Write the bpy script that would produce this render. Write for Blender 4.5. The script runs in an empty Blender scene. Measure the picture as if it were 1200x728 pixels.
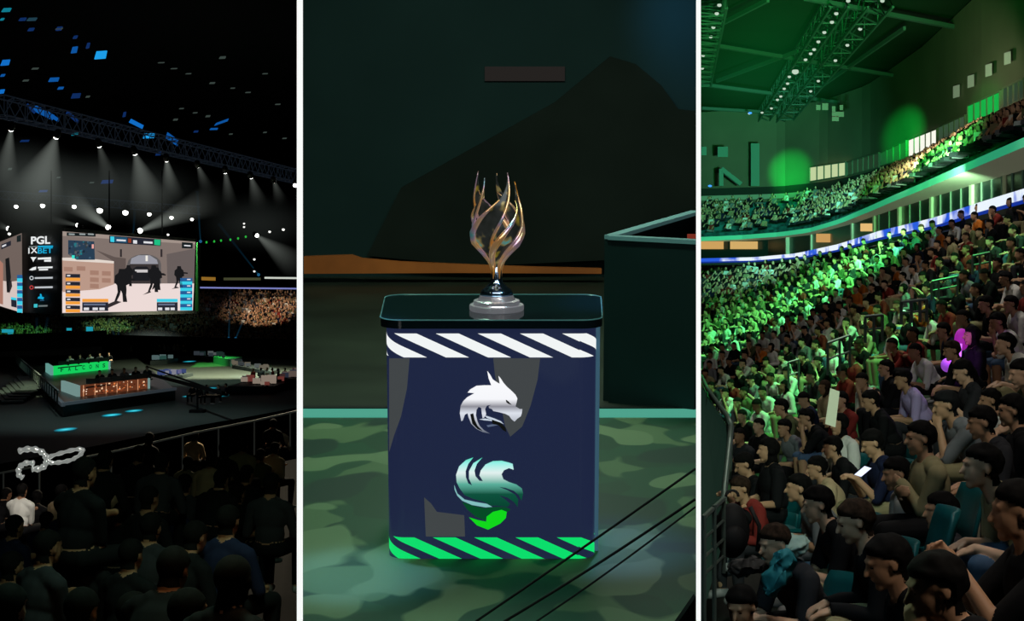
import bpy, bmesh, math, random
import numpy as np
from mathutils import Vector, Matrix, Euler
from mathutils.geometry import tessellate_polygon
rnd = random.Random(7)
C = bpy.context.scene.collection
F = 1800.0; HZ = 350.0; PI = math.pi
def U(px, py, d):
    return Vector(((px-600)/F*d, d, -(py-HZ)/F*d))
def ray(px, py):
    return Vector(((px-600)/F, 1.0, -(py-HZ)/F))
def on_plane(px, py, p0, n):
    r = ray(px, py); t = p0.dot(n)/r.dot(n); return r*t
# ------------------------------------------------------------------ materials
MATS = {}
def mat(name, col=(0.5,0.5,0.5), rough=0.6, metal=0.0, em=None, es=1.0, noise=0.0, nscale=6.0, spec=0.4):
    if name in MATS: return MATS[name]
    m = bpy.data.materials.new(name); m.use_nodes = True
    nt = m.node_tree; b = nt.nodes['Principled BSDF']
    b.inputs['Base Color'].default_value = (*col, 1); b.inputs['Roughness'].default_value = rough
    b.inputs['Metallic'].default_value = metal
    b.inputs['Specular IOR Level'].default_value = spec
    if em:
        b.inputs['Emission Color'].default_value = (*em, 1); b.inputs['Emission Strength'].default_value = es
    if noise > 0:
        tc = nt.nodes.new('ShaderNodeTexCoord'); n = nt.nodes.new('ShaderNodeTexNoise'); n.inputs['Scale'].default_value = nscale
        n.inputs['Detail'].default_value = 4
        r = nt.nodes.new('ShaderNodeValToRGB')
        a = [max(0, c*(1-noise)) for c in col]; d = [min(1, c*(1+noise)) for c in col]
        r.color_ramp.elements[0].position = 0.35; r.color_ramp.elements[0].color = (*a, 1)
        r.color_ramp.elements[1].position = 0.65; r.color_ramp.elements[1].color = (*d, 1)
        nt.links.new(tc.outputs['Object'], n.inputs['Vector']); nt.links.new(n.outputs['Fac'], r.inputs['Fac'])
        nt.links.new(r.outputs['Color'], b.inputs['Base Color'])
    m.diffuse_color = (*col, 1)
    MATS[name] = m; return m
def s2l(c):
    return tuple(((x/255)/12.92 if x/255 <= 0.04045 else (((x/255)+0.055)/1.055)**2.4) for x in c)
def emi(name, rgb255, s=1.0):
    if name in MATS: return MATS[name]
    c = s2l(rgb255)
    return mat(name, (0.0,0.0,0.0), 0.6, em=c, es=s, spec=0.1)
# ------------------------------------------------------------------ mesh builder
class MB:
    def __init__(s): s.v = []; s.f = []; s.m = []; s.mats = []
    def mi(s, m):
        if m is None: return 0
        if m not in s.mats: s.mats.append(m)
        return s.mats.index(m)
    def add(s, vs, fs, m=None):
        o = len(s.v); k = s.mi(m)
        s.v += [tuple(v) for v in vs]
        for f in fs: s.f.append([i+o for i in f]); s.m.append(k)
    def box(s, lo, hi, m=None, M=None):
        vs = [Vector((x, y, z)) for z in (lo[2], hi[2]) for y in (lo[1], hi[1]) for x in (lo[0], hi[0])]
        if M is not None: vs = [M @ v for v in vs]
        s.add(vs, [(0,2,3,1),(4,5,7,6),(0,1,5,4),(1,3,7,5),(3,2,6,7),(2,0,4,6)], m)
    def hexa(s, b, t, m=None):
        n = len(b); vs = list(b)+list(t)
        fs = [tuple(reversed(range(n))), tuple(range(n, 2*n))]+[(i, (i+1) % n, (i+1) % n+n, i+n) for i in range(n)]
        s.add(vs, fs, m)
    def bar(s, a, b, w, h, m=None, up=Vector((0,0,1))):
        a = Vector(a); b = Vector(b); d = (b-a).normalized()
        if abs(d.dot(up)) > 0.98: up = Vector((0,1,0))
        x = d.cross(up).normalized(); y = x.cross(d).normalized()
        q = [x*(i*w/2)+y*(j*h/2) for i, j in ((-1,-1),(1,-1),(1,1),(-1,1))]
        s.hexa([a+k for k in q], [b+k for k in q], m)
    def tube(s, pts, r, n=8, m=None, closed=False):
        pts = [Vector(p) for p in pts]; N = len(pts)
        rs = r if isinstance(r, (list, tuple)) else [r]*N
        vs = []; up = Vector((0.13,0.21,1)).normalized()
        for i, p in enumerate(pts):
            if closed: d = pts[(i+1) % N]-pts[i-1]
            else: d = pts[min(i+1, N-1)]-pts[max(i-1, 0)]
            d = d.normalized()
            x = d.cross(up)
            if x.length < 1e-3: x = d.cross(Vector((1,0,0)))
            x.normalize(); y = x.cross(d)
            for k in range(n):
                a = 2*PI*k/n; vs.append(p+(x*math.cos(a)+y*math.sin(a))*rs[i])
        fs = []
        for i in range(N if closed else N-1):
            j = (i+1) % N
            for k in range(n): fs.append((i*n+k, i*n+(k+1) % n, j*n+(k+1) % n, j*n+k))
        if not closed: fs += [tuple(reversed(range(n))), tuple(range((N-1)*n, N*n))]
        s.add(vs, fs, m)
    def lathe(s, prof, n=32, m=None, c=Vector((0,0,0))):
        vs = []; P = len(prof)
        for r, z in prof:
            for k in range(n):
                a = 2*PI*k/n; vs.append(c+Vector((r*math.cos(a), r*math.sin(a), z)))
        fs = [(i*n+k, i*n+(k+1) % n, (i+1)*n+(k+1) % n, (i+1)*n+k) for i in range(P-1) for k in range(n)]
        fs += [tuple(reversed(range(n))), tuple(range((P-1)*n, P*n))]
        s.add(vs, fs, m)
    def ell(s, c, r, m=None, n=12, k=8, R=None):
        c = Vector(c); vs = []
        for i in range(1, k):
            th = PI*i/k
            for j in range(n):
                a = 2*PI*j/n; v = Vector((r[0]*math.sin(th)*math.cos(a), r[1]*math.sin(th)*math.sin(a), r[2]*math.cos(th)))
                vs.append(c+(R @ v if R is not None else v))
        t = Vector((0,0,r[2])); 
        if R is not None: t = R @ t
        vs += [c+t, c-t]; T = len(vs)-2; B = T+1
        fs = [(T, j, (j+1) % n) for j in range(n)]
        for i in range(k-2):
            for j in range(n): fs.append((i*n+j, (i+1)*n+j, (i+1)*n+(j+1) % n, i*n+(j+1) % n))
        fs += [(B, (k-2)*n+(j+1) % n, (k-2)*n+j) for j in range(n)]
        s.add(vs, fs, m)
    def poly(s, pts, m=None, th=None):
        pts = [Vector(p) for p in pts]
        tr = tessellate_polygon([pts]); s.add(pts, [tuple(t) for t in tr], m)
        if th is not None:
            n = len(pts); q = [p+th for p in pts]
            s.add(q, [tuple(reversed(t)) for t in tr], m)
            s.add(pts+q, [(i, (i+1) % n, (i+1) % n+n, i+n) for i in range(n)], m)
    def build(s, name, m=None, parent=None, smooth=False, loc=None):
        me = bpy.data.meshes.new(name)
        vs = s.v
        if loc is not None: vs = [tuple(Vector(v)-loc) for v in vs]
        me.from_pydata(vs, [], s.f); me.validate()
        mats = s.mats or ([m] if m else [])
        if m is not None and not s.mats: mats = [m]
        for k in mats: me.materials.append(k)
        if len(s.mats) > 1 and len(me.polygons) == len(s.m): me.polygons.foreach_set('material_index', s.m)
        if smooth: me.polygons.foreach_set('use_smooth', [True]*len(me.polygons))
        o = bpy.data.objects.new(name, me); C.objects.link(o)
        if loc is not None: o.location = loc
        if parent is not None: o.parent = parent
        return o
def fixn(o):
    bm = bmesh.new(); bm.from_mesh(o.data); bmesh.ops.recalc_face_normals(bm, faces=bm.faces); bm.to_mesh(o.data); bm.free(); return o
def tag(o, label=None, cat=None, group=None, kind=None):
    if label: o['label'] = label
    if cat: o['category'] = cat
    if group: o['group'] = group
    if kind: o['kind'] = kind
    return o
def empty(name, loc=(0,0,0), rz=0.0):
    o = bpy.data.objects.new(name, None); C.objects.link(o); o.location = loc; o.rotation_euler = (0,0,rz); o.empty_display_size = 0.1
    return o
def struct(o): o['kind'] = 'structure'; return o
def copy_tree(o, kids, parent=None):
    c = o.copy(); C.objects.link(c)
    if parent is not None: c.parent = parent
    out = [c]
    for ch in kids.get(o.name, []): out += copy_tree(ch, kids, c)
    return out
def spot(pos, tgt, E, col, ang=30, blend=0.8, size=0.3, name='spotlight', share=1.0):
    l = bpy.data.lights.new(name, 'SPOT'); pos = Vector(pos); tgt = Vector(tgt); r = (tgt-pos).length
    l.energy = 4*PI*r*r*E; l.color = col; l.spot_size = math.radians(ang); l.spot_blend = blend; l.shadow_soft_size = size
    o = bpy.data.objects.new(name, l); C.objects.link(o); o.location = pos
    o.rotation_euler = (tgt-pos).to_track_quat('-Z', 'Y').to_euler(); return o
def area(pos, tgt, E, col, sx=1, sy=1, name='arealight'):
    l = bpy.data.lights.new(name, 'AREA'); pos = Vector(pos); tgt = Vector(tgt); r = (tgt-pos).length
    l.shape = 'RECTANGLE'; l.size = sx; l.size_y = sy; l.energy = E*PI*r*r; l.color = col
    o = bpy.data.objects.new(name, l); C.objects.link(o); o.location = pos
    o.rotation_euler = (tgt-pos).to_track_quat('-Z', 'Y').to_euler(); return o
# ------------------------------------------------------------------ camera
cam = bpy.data.cameras.new('camera'); co = bpy.data.objects.new('camera', cam); C.objects.link(co)
cam.sensor_fit = 'HORIZONTAL'; cam.sensor_width = 36; cam.lens = 36*F/1200; cam.shift_y = (HZ-364)/1200; cam.clip_end = 2000; cam.clip_start = 0.05
co.location = (0,0,0); co.rotation_euler = (PI/2, 0, 0)
sc = bpy.context.scene; sc.camera = co
sc.view_settings.view_transform = 'Standard'; sc.view_settings.look = 'None'; sc.view_settings.exposure = 0
w = bpy.data.worlds.new('world'); sc.world = w; w.use_nodes = True
w.node_tree.nodes['Background'].inputs[0].default_value = (0.25,0.45,0.45,1); w.node_tree.nodes['Background'].inputs[1].default_value = 0.003
sc.cycles.use_denoising = True; sc.cycles.max_bounces = 5; sc.cycles.diffuse_bounces = 2; sc.cycles.sample_clamp_indirect = 4; sc.cycles.transparent_max_bounces = 24
BLACK = mat('matte_black', (0.004,0.004,0.005), 0.9, spec=0.1)
# ================================================================== PARTITIONS / CENTRE BOOTH SHELL
D0 = 6.5
def partition(px, wpx, name, trim):
    t = wpx/F*D0
    a = Vector(((px-600)/F*D0, D0, 0)); far = 19.6
    b = Vector(((px-600)/F*far, far, 0)); n = Vector(((b-a).y, -(b-a).x, 0)).normalized()*(t/2)
    q = [a-n, a+n, b+n, b-n]
    mb = MB(); mb.hexa([p+Vector((0,0,-4.6)) for p in q], [p+Vector((0,0,10.0)) for p in q]); struct(mb.build(name, BLACK))  # partition carried up out of view to block stray light
    mb = MB(); x = (px-600)/F*D0
    mb.box((x-t/2, D0-0.03, -4.6), (x+t/2, D0-0.002, 4.6)); struct(mb.build(trim, emi('white_glow_edge', (250,252,250))))  # white edge made bright by its own glow
mb = MB(); mb.box((-0.35, 20.9, -12), (-0.15, 335, 40)); struct(mb.build('wall_light_block', BLACK))  # unseen wall added to keep lamps of one side off the other
partition(352.0, 6.0, 'wall_left', 'trim_1'); partition(818.0, 4.6, 'wall_right', 'trim_2')
# ================================================================== CENTRE: raked stage with podium
AL = math.radians(8.6)
RK = Matrix.Translation(U(573, 655, 8.0)) @ Matrix.Rotation(AL, 4, 'X')
RKI = RK.inverted(); camL = RKI @ Vector((0,0,0))
def loc_on(px, py, axis, val):
    r = (RKI.to_3x3() @ ray(px, py)); t = (val-camL[axis])/r[axis]; return camL+r*t
def place(o): o.matrix_world = RK @ o.matrix_world; return o
def rk_build(mb, name, m=None, smooth=False):
    o = mb.build(name, m, None, smooth); o.matrix_world = RK; return o
# floor material with camouflage blotches
def camo():
    m = bpy.data.materials.new('camouflage_floor'); m.use_nodes = True; nt = m.node_tree; b = nt.nodes['Principled BSDF']
    b.inputs['Roughness'].default_value = 0.55
    tc = nt.nodes.new('ShaderNodeTexCoord'); mp = nt.nodes.new('ShaderNodeMapping'); mp.inputs['Scale'].default_value = (1.15,1.0,1)
    nt.links.new(tc.outputs['Object'], mp.inputs['Vector'])
    def thr(scale, seed, t, w=0.012):
        n = nt.nodes.new('ShaderNodeTexNoise'); n.noise_dimensions = '4D'; n.inputs['W'].default_value = seed; n.inputs['Scale'].default_value = scale; n.inputs['Detail'].default_value = 0.6
        nt.links.new(mp.outputs['Vector'], n.inputs['Vector'])
        r = nt.nodes.new('ShaderNodeMapRange'); r.inputs['From Min'].default_value = t-w; r.inputs['From Max'].default_value = t+w
        nt.links.new(n.outputs['Fac'], r.inputs['Value']); return r.outputs['Result']
    base = nt.nodes.new('ShaderNodeRGB'); base.outputs[0].default_value = (*s2l((14,62,38)), 1)
    cur = base.outputs[0]
    for fac, col in ((thr(1.9, 1.0, 0.53), (78,106,70)), (thr(2.5, 5.0, 0.56), (16,70,44)), (thr(2.3, 9.0, 0.575), (98,122,86)), (thr(1.4, 14.0, 0.6), (8,50,36))):
        mx = nt.nodes.new('ShaderNodeMix'); mx.data_type = 'RGBA'; nt.links.new(fac, mx.inputs['Factor']); nt.links.new(cur, mx.inputs['A'])
        mx.inputs['B'].default_value = (*s2l(col), 1); cur = mx.outputs['Result']
    nt.links.new(cur, b.inputs['Base Color']); return m
zl = lambda py, z=0.0: loc_on(573, py, 2, z)
yS = zl(484).y                      # step line
yB = 10.9
mb = MB()
def xl(px, y, z=0.0):               # local x so that the point sits on the radial partition plane
    W = RK @ Vector((0, y, z)); d = W.y; return (px-600)/F*d-W.x
def quad(y0, y1, z, pl=354.8, pr=815.8):
    return [Vector((xl(pl, y0, z), y0, z)), Vector((xl(pr, y0, z), y0, z)), Vector((xl(pr, y1, z), y1, z)), Vector((xl(pl, y1, z), y1, z))]
yF = -1.35
dz = Vector((0,0,-0.15))
def slab(name, y0, y1, z, m, th=0.15):
    q = quad(y0, y1, z); mb = MB(); mb.hexa([p+Vector((0,0,-th)) for p in q], q); return struct(rk_build(mb, name, m))
slab('floor', yF, yS, 0.0, camo())
slab('floor_rear', yS+0.001, yB, 0.0, mat('rear_stage_floor', s2l((38,46,36)), 0.5, noise=0.3, nscale=0.9))
# glowing teal edge strip
q0 = zl(489.5).y; q1 = zl(481).y
q = quad(q0, q1, 0.012); mb = MB(); mb.hexa([p+Vector((0,0,-0.012)) for p in q], q); struct(rk_build(mb, 'trim_3', emi('teal_edge', (76,160,138))))
q = quad(q1+0.001, q1+0.07, 0.02); mb = MB(); mb.hexa([p+Vector((0,0,-0.02)) for p in q], q); struct(rk_build(mb, 'trim_4', mat('dark_edge', (0.01,0.012,0.01), 0.5)))
# back wall, dark with blue right top (lit by lamps)
mb = MB(); q = quad(yB-0.05, yB, 0); tl = [Vector((p.x, p.y, 6.2)) for p in q]; mb.hexa(q, tl)
bw = struct(rk_build(mb, 'wall_back', mat('backdrop_cloth', s2l((32,50,49)), 0.9, noise=0.12, nscale=0.5, spec=0.05)))
# orange glow at the left rear painted onto a low ledge
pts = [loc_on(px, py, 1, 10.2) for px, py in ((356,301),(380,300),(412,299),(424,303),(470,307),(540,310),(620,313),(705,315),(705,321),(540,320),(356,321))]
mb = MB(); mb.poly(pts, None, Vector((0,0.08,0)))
o = rk_build(mb, 'orange_lit_ledge', mat('painted_orange_glow', s2l((120,66,22)), 0.8, noise=0.35, nscale=1.2, em=s2l((92,50,12)), es=0.42)); fixn(o)
tag(o, 'long low ledge painted with orange glow along the rear of the podium stage', 'cloth')
# dark angular mass on the backdrop
pts = [loc_on(px, py, 1, 10.55) for px, py in ((560,170),(650,120),(715,66),(745,75),(775,100),(795,128),(815,130),(815,300),(560,312),(430,300),(470,220))]
mb = MB(); mb.poly(pts, None, Vector((0,0.05,0))); o = rk_build(mb, 'scenery_flat', mat('brown_black_cloth', s2l((29,35,31)), 0.9, spec=0.05, noise=0.2, nscale=0.7)); fixn(o)
tag(o, 'large dark peaked scenery flat standing against the backdrop behind the trophy', 'scenery')
pts = [loc_on(px, py, 1, 10.80) for px, py in ((568,78),(662,78),(662,95),(568,95))]
mb = MB(); mb.poly(pts, None, Vector((0,0.03,0))); o = fixn(rk_build(mb, 'sign_board', emi('faint_red', (32,27,26))))
tag(o, 'faint reddish blank strip sign high on the dark backdrop above the trophy', 'sign')
# ---- podium
PW0 = loc_on(452, 390, 1, 0).x; PW1 = loc_on(699, 390, 1, 0).x; PH = loc_on(573, 384.5, 1, 0).z
W2 = (PW1-PW0)/2; CX = (PW0+PW1)/2; DEP = 0.80; RC = 0.085
def rrect(x0, x1, y0, y1, r, n=8, grow=0.0):
    pts = []
    xm = (x0+x1)/2
    for cx, cy, a0 in ((x1-r, y0+r, -90), (x1-r, y1-r, 0), (x0+r, y1-r, 90), (x0+r, y0+r, 180)):
        for i in range(n+1):
            a = math.radians(a0+90*i/n); x = cx+r*math.cos(a); y = cy+r*math.sin(a)
            x = xm+(x-xm)*(1+grow*(y-y0)/(y1-y0)); pts.append(Vector((x, y, 0)))
    return pts
pod = empty('podium'); pod.matrix_world = RK
tag(pod, 'dark blue display podium with striped borders and two animal emblems under the trophy', 'podium')
loop = rrect(CX-W2, CX+W2, 0, DEP, RC, 8, 0.055)
per = [0]
for i in range(len(loop)): per.append(per[-1]+(loop[(i+1) % len(loop)]-loop[i]).length)
me = bpy.data.meshes.new('body'); n = len(loop)
vs = [tuple(p) for p in loop]+[(p.x, p.y, PH) for p in loop]
fs = [(i, (i+1) % n, (i+1) % n+n, i+n) for i in range(n)]+[tuple(reversed(range(n))), tuple(range(n, 2*n))]
me.from_pydata(vs, [], fs); uv = me.uv_layers.new(name='uv')
for k in range(n):
    ls = me.polygons[k].loop_indices
    for li, (u, v) in zip(ls, ((per[k], 0), (per[k+1], 0), (per[k+1], PH), (per[k], PH))): uv.data[li].uv = (u, v)
def podmat():
    m = bpy.data.materials.new('podium_screen'); m.use_nodes = True; nt = m.node_tree; b = nt.nodes['Principled BSDF']
    b.inputs['Base Color'].default_value = (0.008,0.01,0.02,1); b.inputs['Roughness'].default_value = 0.25
    u = nt.nodes.new('ShaderNodeUVMap'); sp = nt.nodes.new('ShaderNodeSeparateXYZ'); nt.links.new(u.outputs['UV'], sp.inputs[0])
    def M(op, a, b_=None, c=None):
        x = nt.nodes.new('ShaderNodeMath'); x.operation = op
        for i, v in enumerate((a, b_, c)):
            if v is None: continue
            if isinstance(v, (int, float)): x.inputs[i].default_value = v
            else: nt.links.new(v, x.inputs[i])
        return x.outputs[0]
    X, Y = sp.outputs['X'], sp.outputs['Y']
    P = (PW1-PW0)/5.0
    def stripes(y0, y1, ph):
        yy = M('SUBTRACT', Y, y0)
        t = M('ADD', M('ADD', X, M('MULTIPLY', yy, 2.15)), ph)
        fr = M('FRACT', M('DIVIDE', t, P)); s = M('LESS_THAN', fr, 0.55)
        return M('MULTIPLY', s, M('MULTIPLY', M('GREATER_THAN', Y, y0), M('LESS_THAN', Y, y1)))
    zt0 = loc_on(573, 419, 1, 0).z; zt1 = loc_on(573, 391, 1, 0).z; zb0 = loc_on(573, 656, 1, 0).z+0.004; zb1 = loc_on(573, 630, 1, 0).z
    st = stripes(zt0, zt1, 0.03); sb = stripes(zb0, zb1, 0.07)
    n = nt.nodes.new('ShaderNodeTexNoise'); n.inputs['Scale'].default_value = 1.7; n.inputs['Detail'].default_value = 0; mp = nt.nodes.new('ShaderNodeMapping')
    mp.inputs['Scale'].default_value = (1.0,0.7,1); mp.inputs['Rotation'].default_value = (0,0,0.5); mp.inputs['Location'].default_value = (0.8,0.2,0)
    nt.links.new(u.outputs['UV'], mp.inputs['Vector']); nt.links.new(mp.outputs['Vector'], n.inputs['Vector'])
    rr = nt.nodes.new('ShaderNodeMapRange'); rr.inputs['From Min'].default_value = 0.575; rr.inputs['From Max'].default_value = 0.60; nt.links.new(n.outputs['Fac'], rr.inputs['Value'])
    def mix(fac, A, B):
        x = nt.nodes.new('ShaderNodeMix'); x.data_type = 'RGBA'
        nt.links.new(fac, x.inputs['Factor'])
        for k, v in (('A', A), ('B', B)):
            if isinstance(v, tuple): x.inputs[k].default_value = (*v, 1)
            else: nt.links.new(v, x.inputs[k])
        return x.outputs['Result']
    c = mix(rr.outputs['Result'], s2l((30,38,66)), s2l((34,42,68)))
    c = mix(st, c, s2l((246,250,250))); c = mix(sb, c, s2l((10,226,110)))
    nt.links.new(c, b.inputs['Emission Color']); b.inputs['Emission Strength'].default_value = 0.95
    return m
me.materials.append(podmat()); body = bpy.data.objects.new('body', me); C.objects.link(body); body.parent = pod
# glass top slab
sx0 = loc_on(445, 385, 1, -0.03).x; sx1 = loc_on(706, 385, 1, -0.03).x
lp = rrect(sx0, sx1, -0.03, DEP+0.06, 0.11, 10, 0.075)
mb = MB(); z0 = PH+0.001; z1 = PH+0.045
mb.hexa([p+Vector((0.012 if p.y > 0.4 else 0, 0, z0)) for p in lp], [p+Vector((0,0,z1)) for p in lp])
gl = mat('dark_glass', (0.004,0.012,0.014), 0.06, spec=0.9, noise=0.0)
o = mb.build('glass_top', gl, pod); o['label'] = 'dark glossy glass top with rounded corners'
mb = MB(); mb.tube([p+Vector((0,0,z1)) for p in lp], 0.0035, 6, None, True); mb.build('rim', mat('glass_edge', (0.1,0.2,0.2), 0.2, em=s2l((40,80,76)), es=0.6), o)
# glass side edge at right
mb = MB(); mb.box((CX+W2+0.004, 0.10, 0.01), (CX+W2+0.024, 0.16, PH)); mb.build('side_glass', mat('side_glass_m', (0.05,0.09,0.14), 0.1, em=s2l((70,110,130)), es=0.55), pod)
# emblems
def trace(mb, pts, ox, oy, s, m, y=-0.006):
    P = [loc_on(ox+x/s, oy+yy/s, 1, y) for x, yy in pts]
    for p in P: p.y = y
    mb.poly(P, m)
def grad(name, stops, y0, y1, s=1.0):
    z0 = loc_on(573, y1, 1, 0).z; z1 = loc_on(573, y0, 1, 0).z
    m = bpy.data.materials.new(name); m.use_nodes = True; nt = m.node_tree; b = nt.nodes['Principled BSDF']
    b.inputs['Base Color'].default_value = (0.01,0.01,0.01,1)
    tc = nt.nodes.new('ShaderNodeTexCoord'); sp = nt.nodes.new('ShaderNodeSeparateXYZ'); mr = nt.nodes.new('ShaderNodeMapRange'); r = nt.nodes.new('ShaderNodeValToRGB')
    nt.links.new(tc.outputs['Object'], sp.inputs[0]); nt.links.new(sp.outputs['Z'], mr.inputs['Value']); mr.inputs['From Min'].default_value = z1; mr.inputs['From Max'].default_value = z0
    nt.links.new(mr.outputs['Result'], r.inputs['Fac']); e = r.color_ramp.elements
    while len(e) < len(stops): e.new(0.5)
    for k, (p, c) in enumerate(stops): e[k].position = p; e[k].color = (*s2l(c), 1)
    nt.links.new(r.outputs['Color'], b.inputs['Emission Color']); b.inputs['Emission Strength'].default_value = s; return m
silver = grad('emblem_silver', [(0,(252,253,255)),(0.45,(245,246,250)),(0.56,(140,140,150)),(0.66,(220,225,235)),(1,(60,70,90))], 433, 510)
dark = emi('emblem_dark', (16,18,16)); navy = emi('emblem_navy', (28,36,66))
mb = MB()
DR = [(372,38),(400,75),(425,120),(470,150),(490,160),(478,85),(500,110),(525,150),(560,190),(600,225),(640,265),(658,300),(650,340),(640,375),(680,400),(705,400),(700,440),(690,470),(660,490),(630,520),(600,495),(580,465),(540,445),(480,430),(430,420),(415,400),(390,392),(385,375),(410,360),(370,368),(352,400),(362,450),(345,480),(328,490),(320,440),(315,390),(290,380),(270,410),(265,460),(280,520),(300,560),(340,600),(400,635),(330,620),(270,590),(220,540),(195,480),(185,440),(160,455),(140,510),(125,515),(112,440),(120,370),(145,325),(180,290),(250,250),(185,245),(210,215),(270,180),(340,175),(410,175),(385,110)]
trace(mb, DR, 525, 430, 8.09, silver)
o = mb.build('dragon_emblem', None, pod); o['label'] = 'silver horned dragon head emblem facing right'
mb = MB()
trace(mb, [(548,310),(575,330),(605,362),(570,350),(552,335)], 525, 430, 8.09, dark, -0.009)
mb.build('eye', dark, o); mb = MB()
trace(mb, [(210,450),(240,440),(252,500),(280,560),(330,610),(280,590),(230,540)], 525, 430, 8.09, dark, -0.009)
trace(mb, [(415,500),(500,530),(545,575),(555,620),(520,600),(480,555),(420,540)], 525, 430, 8.09, dark, -0.009)
mb.build('shadow_lines', dark, o)
mb = MB(); sm = emi('emblem_line', (200,212,225))
trace(mb, [(295,498),(350,490),(410,502),(430,520),(395,512),(345,508)], 525, 430, 8.09, sm)
trace(mb, [(345,460),(380,470),(440,490),(500,515),(530,545),(490,525),(430,508),(370,486)], 525, 430, 8.09, sm)
trace(mb, [(365,555),(420,545),(480,552),(430,562),(380,572)], 525, 430, 8.09, emi('emblem_line_dim', (90,104,130)))
mb.build('jaw_lines', None, o)
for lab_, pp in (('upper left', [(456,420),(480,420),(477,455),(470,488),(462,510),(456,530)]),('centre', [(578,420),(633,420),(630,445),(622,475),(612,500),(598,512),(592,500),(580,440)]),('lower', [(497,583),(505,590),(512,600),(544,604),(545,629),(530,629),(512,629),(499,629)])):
    mb = MB(); P = [loc_on(x, y, 1, -0.003) for x, y in pp]; mb.poly(P, None); q = mb.build('painted_led_shadow', mat('led_grey', (0.01,0.01,0.01), 0.3, em=s2l((68,72,74)), es=0.9), pod)  # LED shadows painted as flat grey glowing patches
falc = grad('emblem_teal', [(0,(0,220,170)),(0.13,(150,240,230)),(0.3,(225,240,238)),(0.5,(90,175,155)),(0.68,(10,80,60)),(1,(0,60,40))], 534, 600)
FA = [(240,78),(200,130),(178,190),(180,240),(200,290),(230,305),(205,250),(205,190),(240,125),(315,78),(270,130),(250,185),(258,230),(290,268),(318,270),(290,225),(300,185),(340,135),(400,108),(470,105),(530,120),(560,130),(568,178),(530,165),(490,182),(470,215),(485,255),(530,278),(590,298),(635,330),(645,370),(632,430),(610,385),(570,350),(500,325),(450,318),(520,345),(580,380),(605,420),(600,480),(570,440),(520,405),(450,385),(500,420),(540,455),(520,480),(430,470),(385,470),(330,440),(240,415),(170,385),(130,330),(105,280),(100,220),(125,150),(180,100)]
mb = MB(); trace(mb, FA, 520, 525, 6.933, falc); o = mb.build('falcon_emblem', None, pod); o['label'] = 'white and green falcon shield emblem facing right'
mb = MB(); trace(mb, [(85,300),(110,370),(170,420),(260,440),(350,455),(395,480),(340,484),(230,465),(150,430),(110,390),(88,340)], 520, 525, 6.933, emi('feather_pale', (130,190,190)))
mb.build('wing_feather', None, o)
mb = MB(); trace(mb, [(150,440),(250,474),(330,490),(420,480),(500,482),(545,500),(510,525),(430,516),(350,552),(338,590),(260,560),(190,500)], 520, 525, 6.933, emi('feather_dark', (6,74,38)), -0.005)
mb.build('dark_feather', None, o)
mb = MB(); trace(mb, [(205,565),(280,588),(345,600),(348,560),(400,520),(470,503),(512,520),(505,570),(460,615),(360,665),(270,630)], 520, 525, 6.933, emi('feather_green', (18,215,28)), -0.008)
mb.build('green_tip', None, o)
# ---- trophy
tr = loc_on(582, 367, 2, z1); ty = 0.30
tr = Vector((loc_on(582, 362, 1, ty).x, ty, z1+0.001))
tro = empty('trophy'); tro.matrix_world = RK @ Matrix.Translation(tr); tag(tro, 'twisted flame-shaped gold and dark metal trophy on a silver disc base', 'trophy')
sil = mat('polished_silver', (0.85,0.84,0.85), 0.25, 1.0, em=(0.09,0.09,0.10), es=1.0)  # slight glow put in to lift the dark reflections
mb = MB(); mb.lathe([(0.0,0),(0.140,0),(0.144,0.004),(0.144,0.026),(0.140,0.030),(0.124,0.031),(0.122,0.035),(0.122,0.050),(0.118,0.053),(0.100,0.056),(0.092,0.066),(0.088,0.080),(0.0,0.082)], 64)
o = mb.build('base', sil, tro); o['label'] = 'stepped round silver base'
mb = MB(); mb.lathe([(0.0,0.080),(0.088,0.081),(0.080,0.105),(0.055,0.125),(0.035,0.145),(0.028,0.17),(0.026,0.26),(0.0,0.27)], 24)
mb.build('foot', mat('blue_chrome', (0.4,0.6,0.85), 0.15, 1.0), tro, True)
dk = mat('dark_chrome', (0.16,0.17,0.08), 0.2, 0.6, spec=0.8, noise=0.95, nscale=8, em=(0.02,0.03,0.02), es=0.5)
def ironm():
    m = bpy.data.materials.new('iridescent_dark'); m.use_nodes = True; nt = m.node_tree; b = nt.nodes['Principled BSDF']; b.inputs['Metallic'].default_value = 0.7; b.inputs['Roughness'].default_value = 0.18
    tc = nt.nodes.new('ShaderNodeTexCoord'); nz = nt.nodes.new('ShaderNodeTexNoise'); nz.inputs['Scale'].default_value = 9; r = nt.nodes.new('ShaderNodeValToRGB'); e = r.color_ramp.elements
    e[0].position = 0.30; e[0].color = (0.30,0.22,0.02,1); e[1].position = 0.72; e[1].color = (0.02,0.28,0.30,1)
    for ps, c in ((0.42,(0.01,0.012,0.01,1)),(0.56,(0.02,0.022,0.02,1)),(0.62,(0.18,0.14,0.05,1))): k = e.new(ps); k.color = c
    nt.links.new(tc.outputs['Object'], nz.inputs['Vector']); nt.links.new(nz.outputs['Fac'], r.inputs['Fac']); nt.links.new(r.outputs['Color'], b.inputs['Base Color']); nt.links.new(r.outputs['Color'], b.inputs['Emission Color']); b.inputs['Emission Strength'].default_value = 0.8; return m
dk = ironm()  # blade colours also glow, so they show against the dark backdrop
goldg = bpy.data.materials.new('iridescent_gold'); goldg.use_nodes = True
nt = goldg.node_tree; b = nt.nodes['Principled BSDF']; b.inputs['Metallic'].default_value = 1; b.inputs['Roughness'].default_value = 0.28
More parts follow.
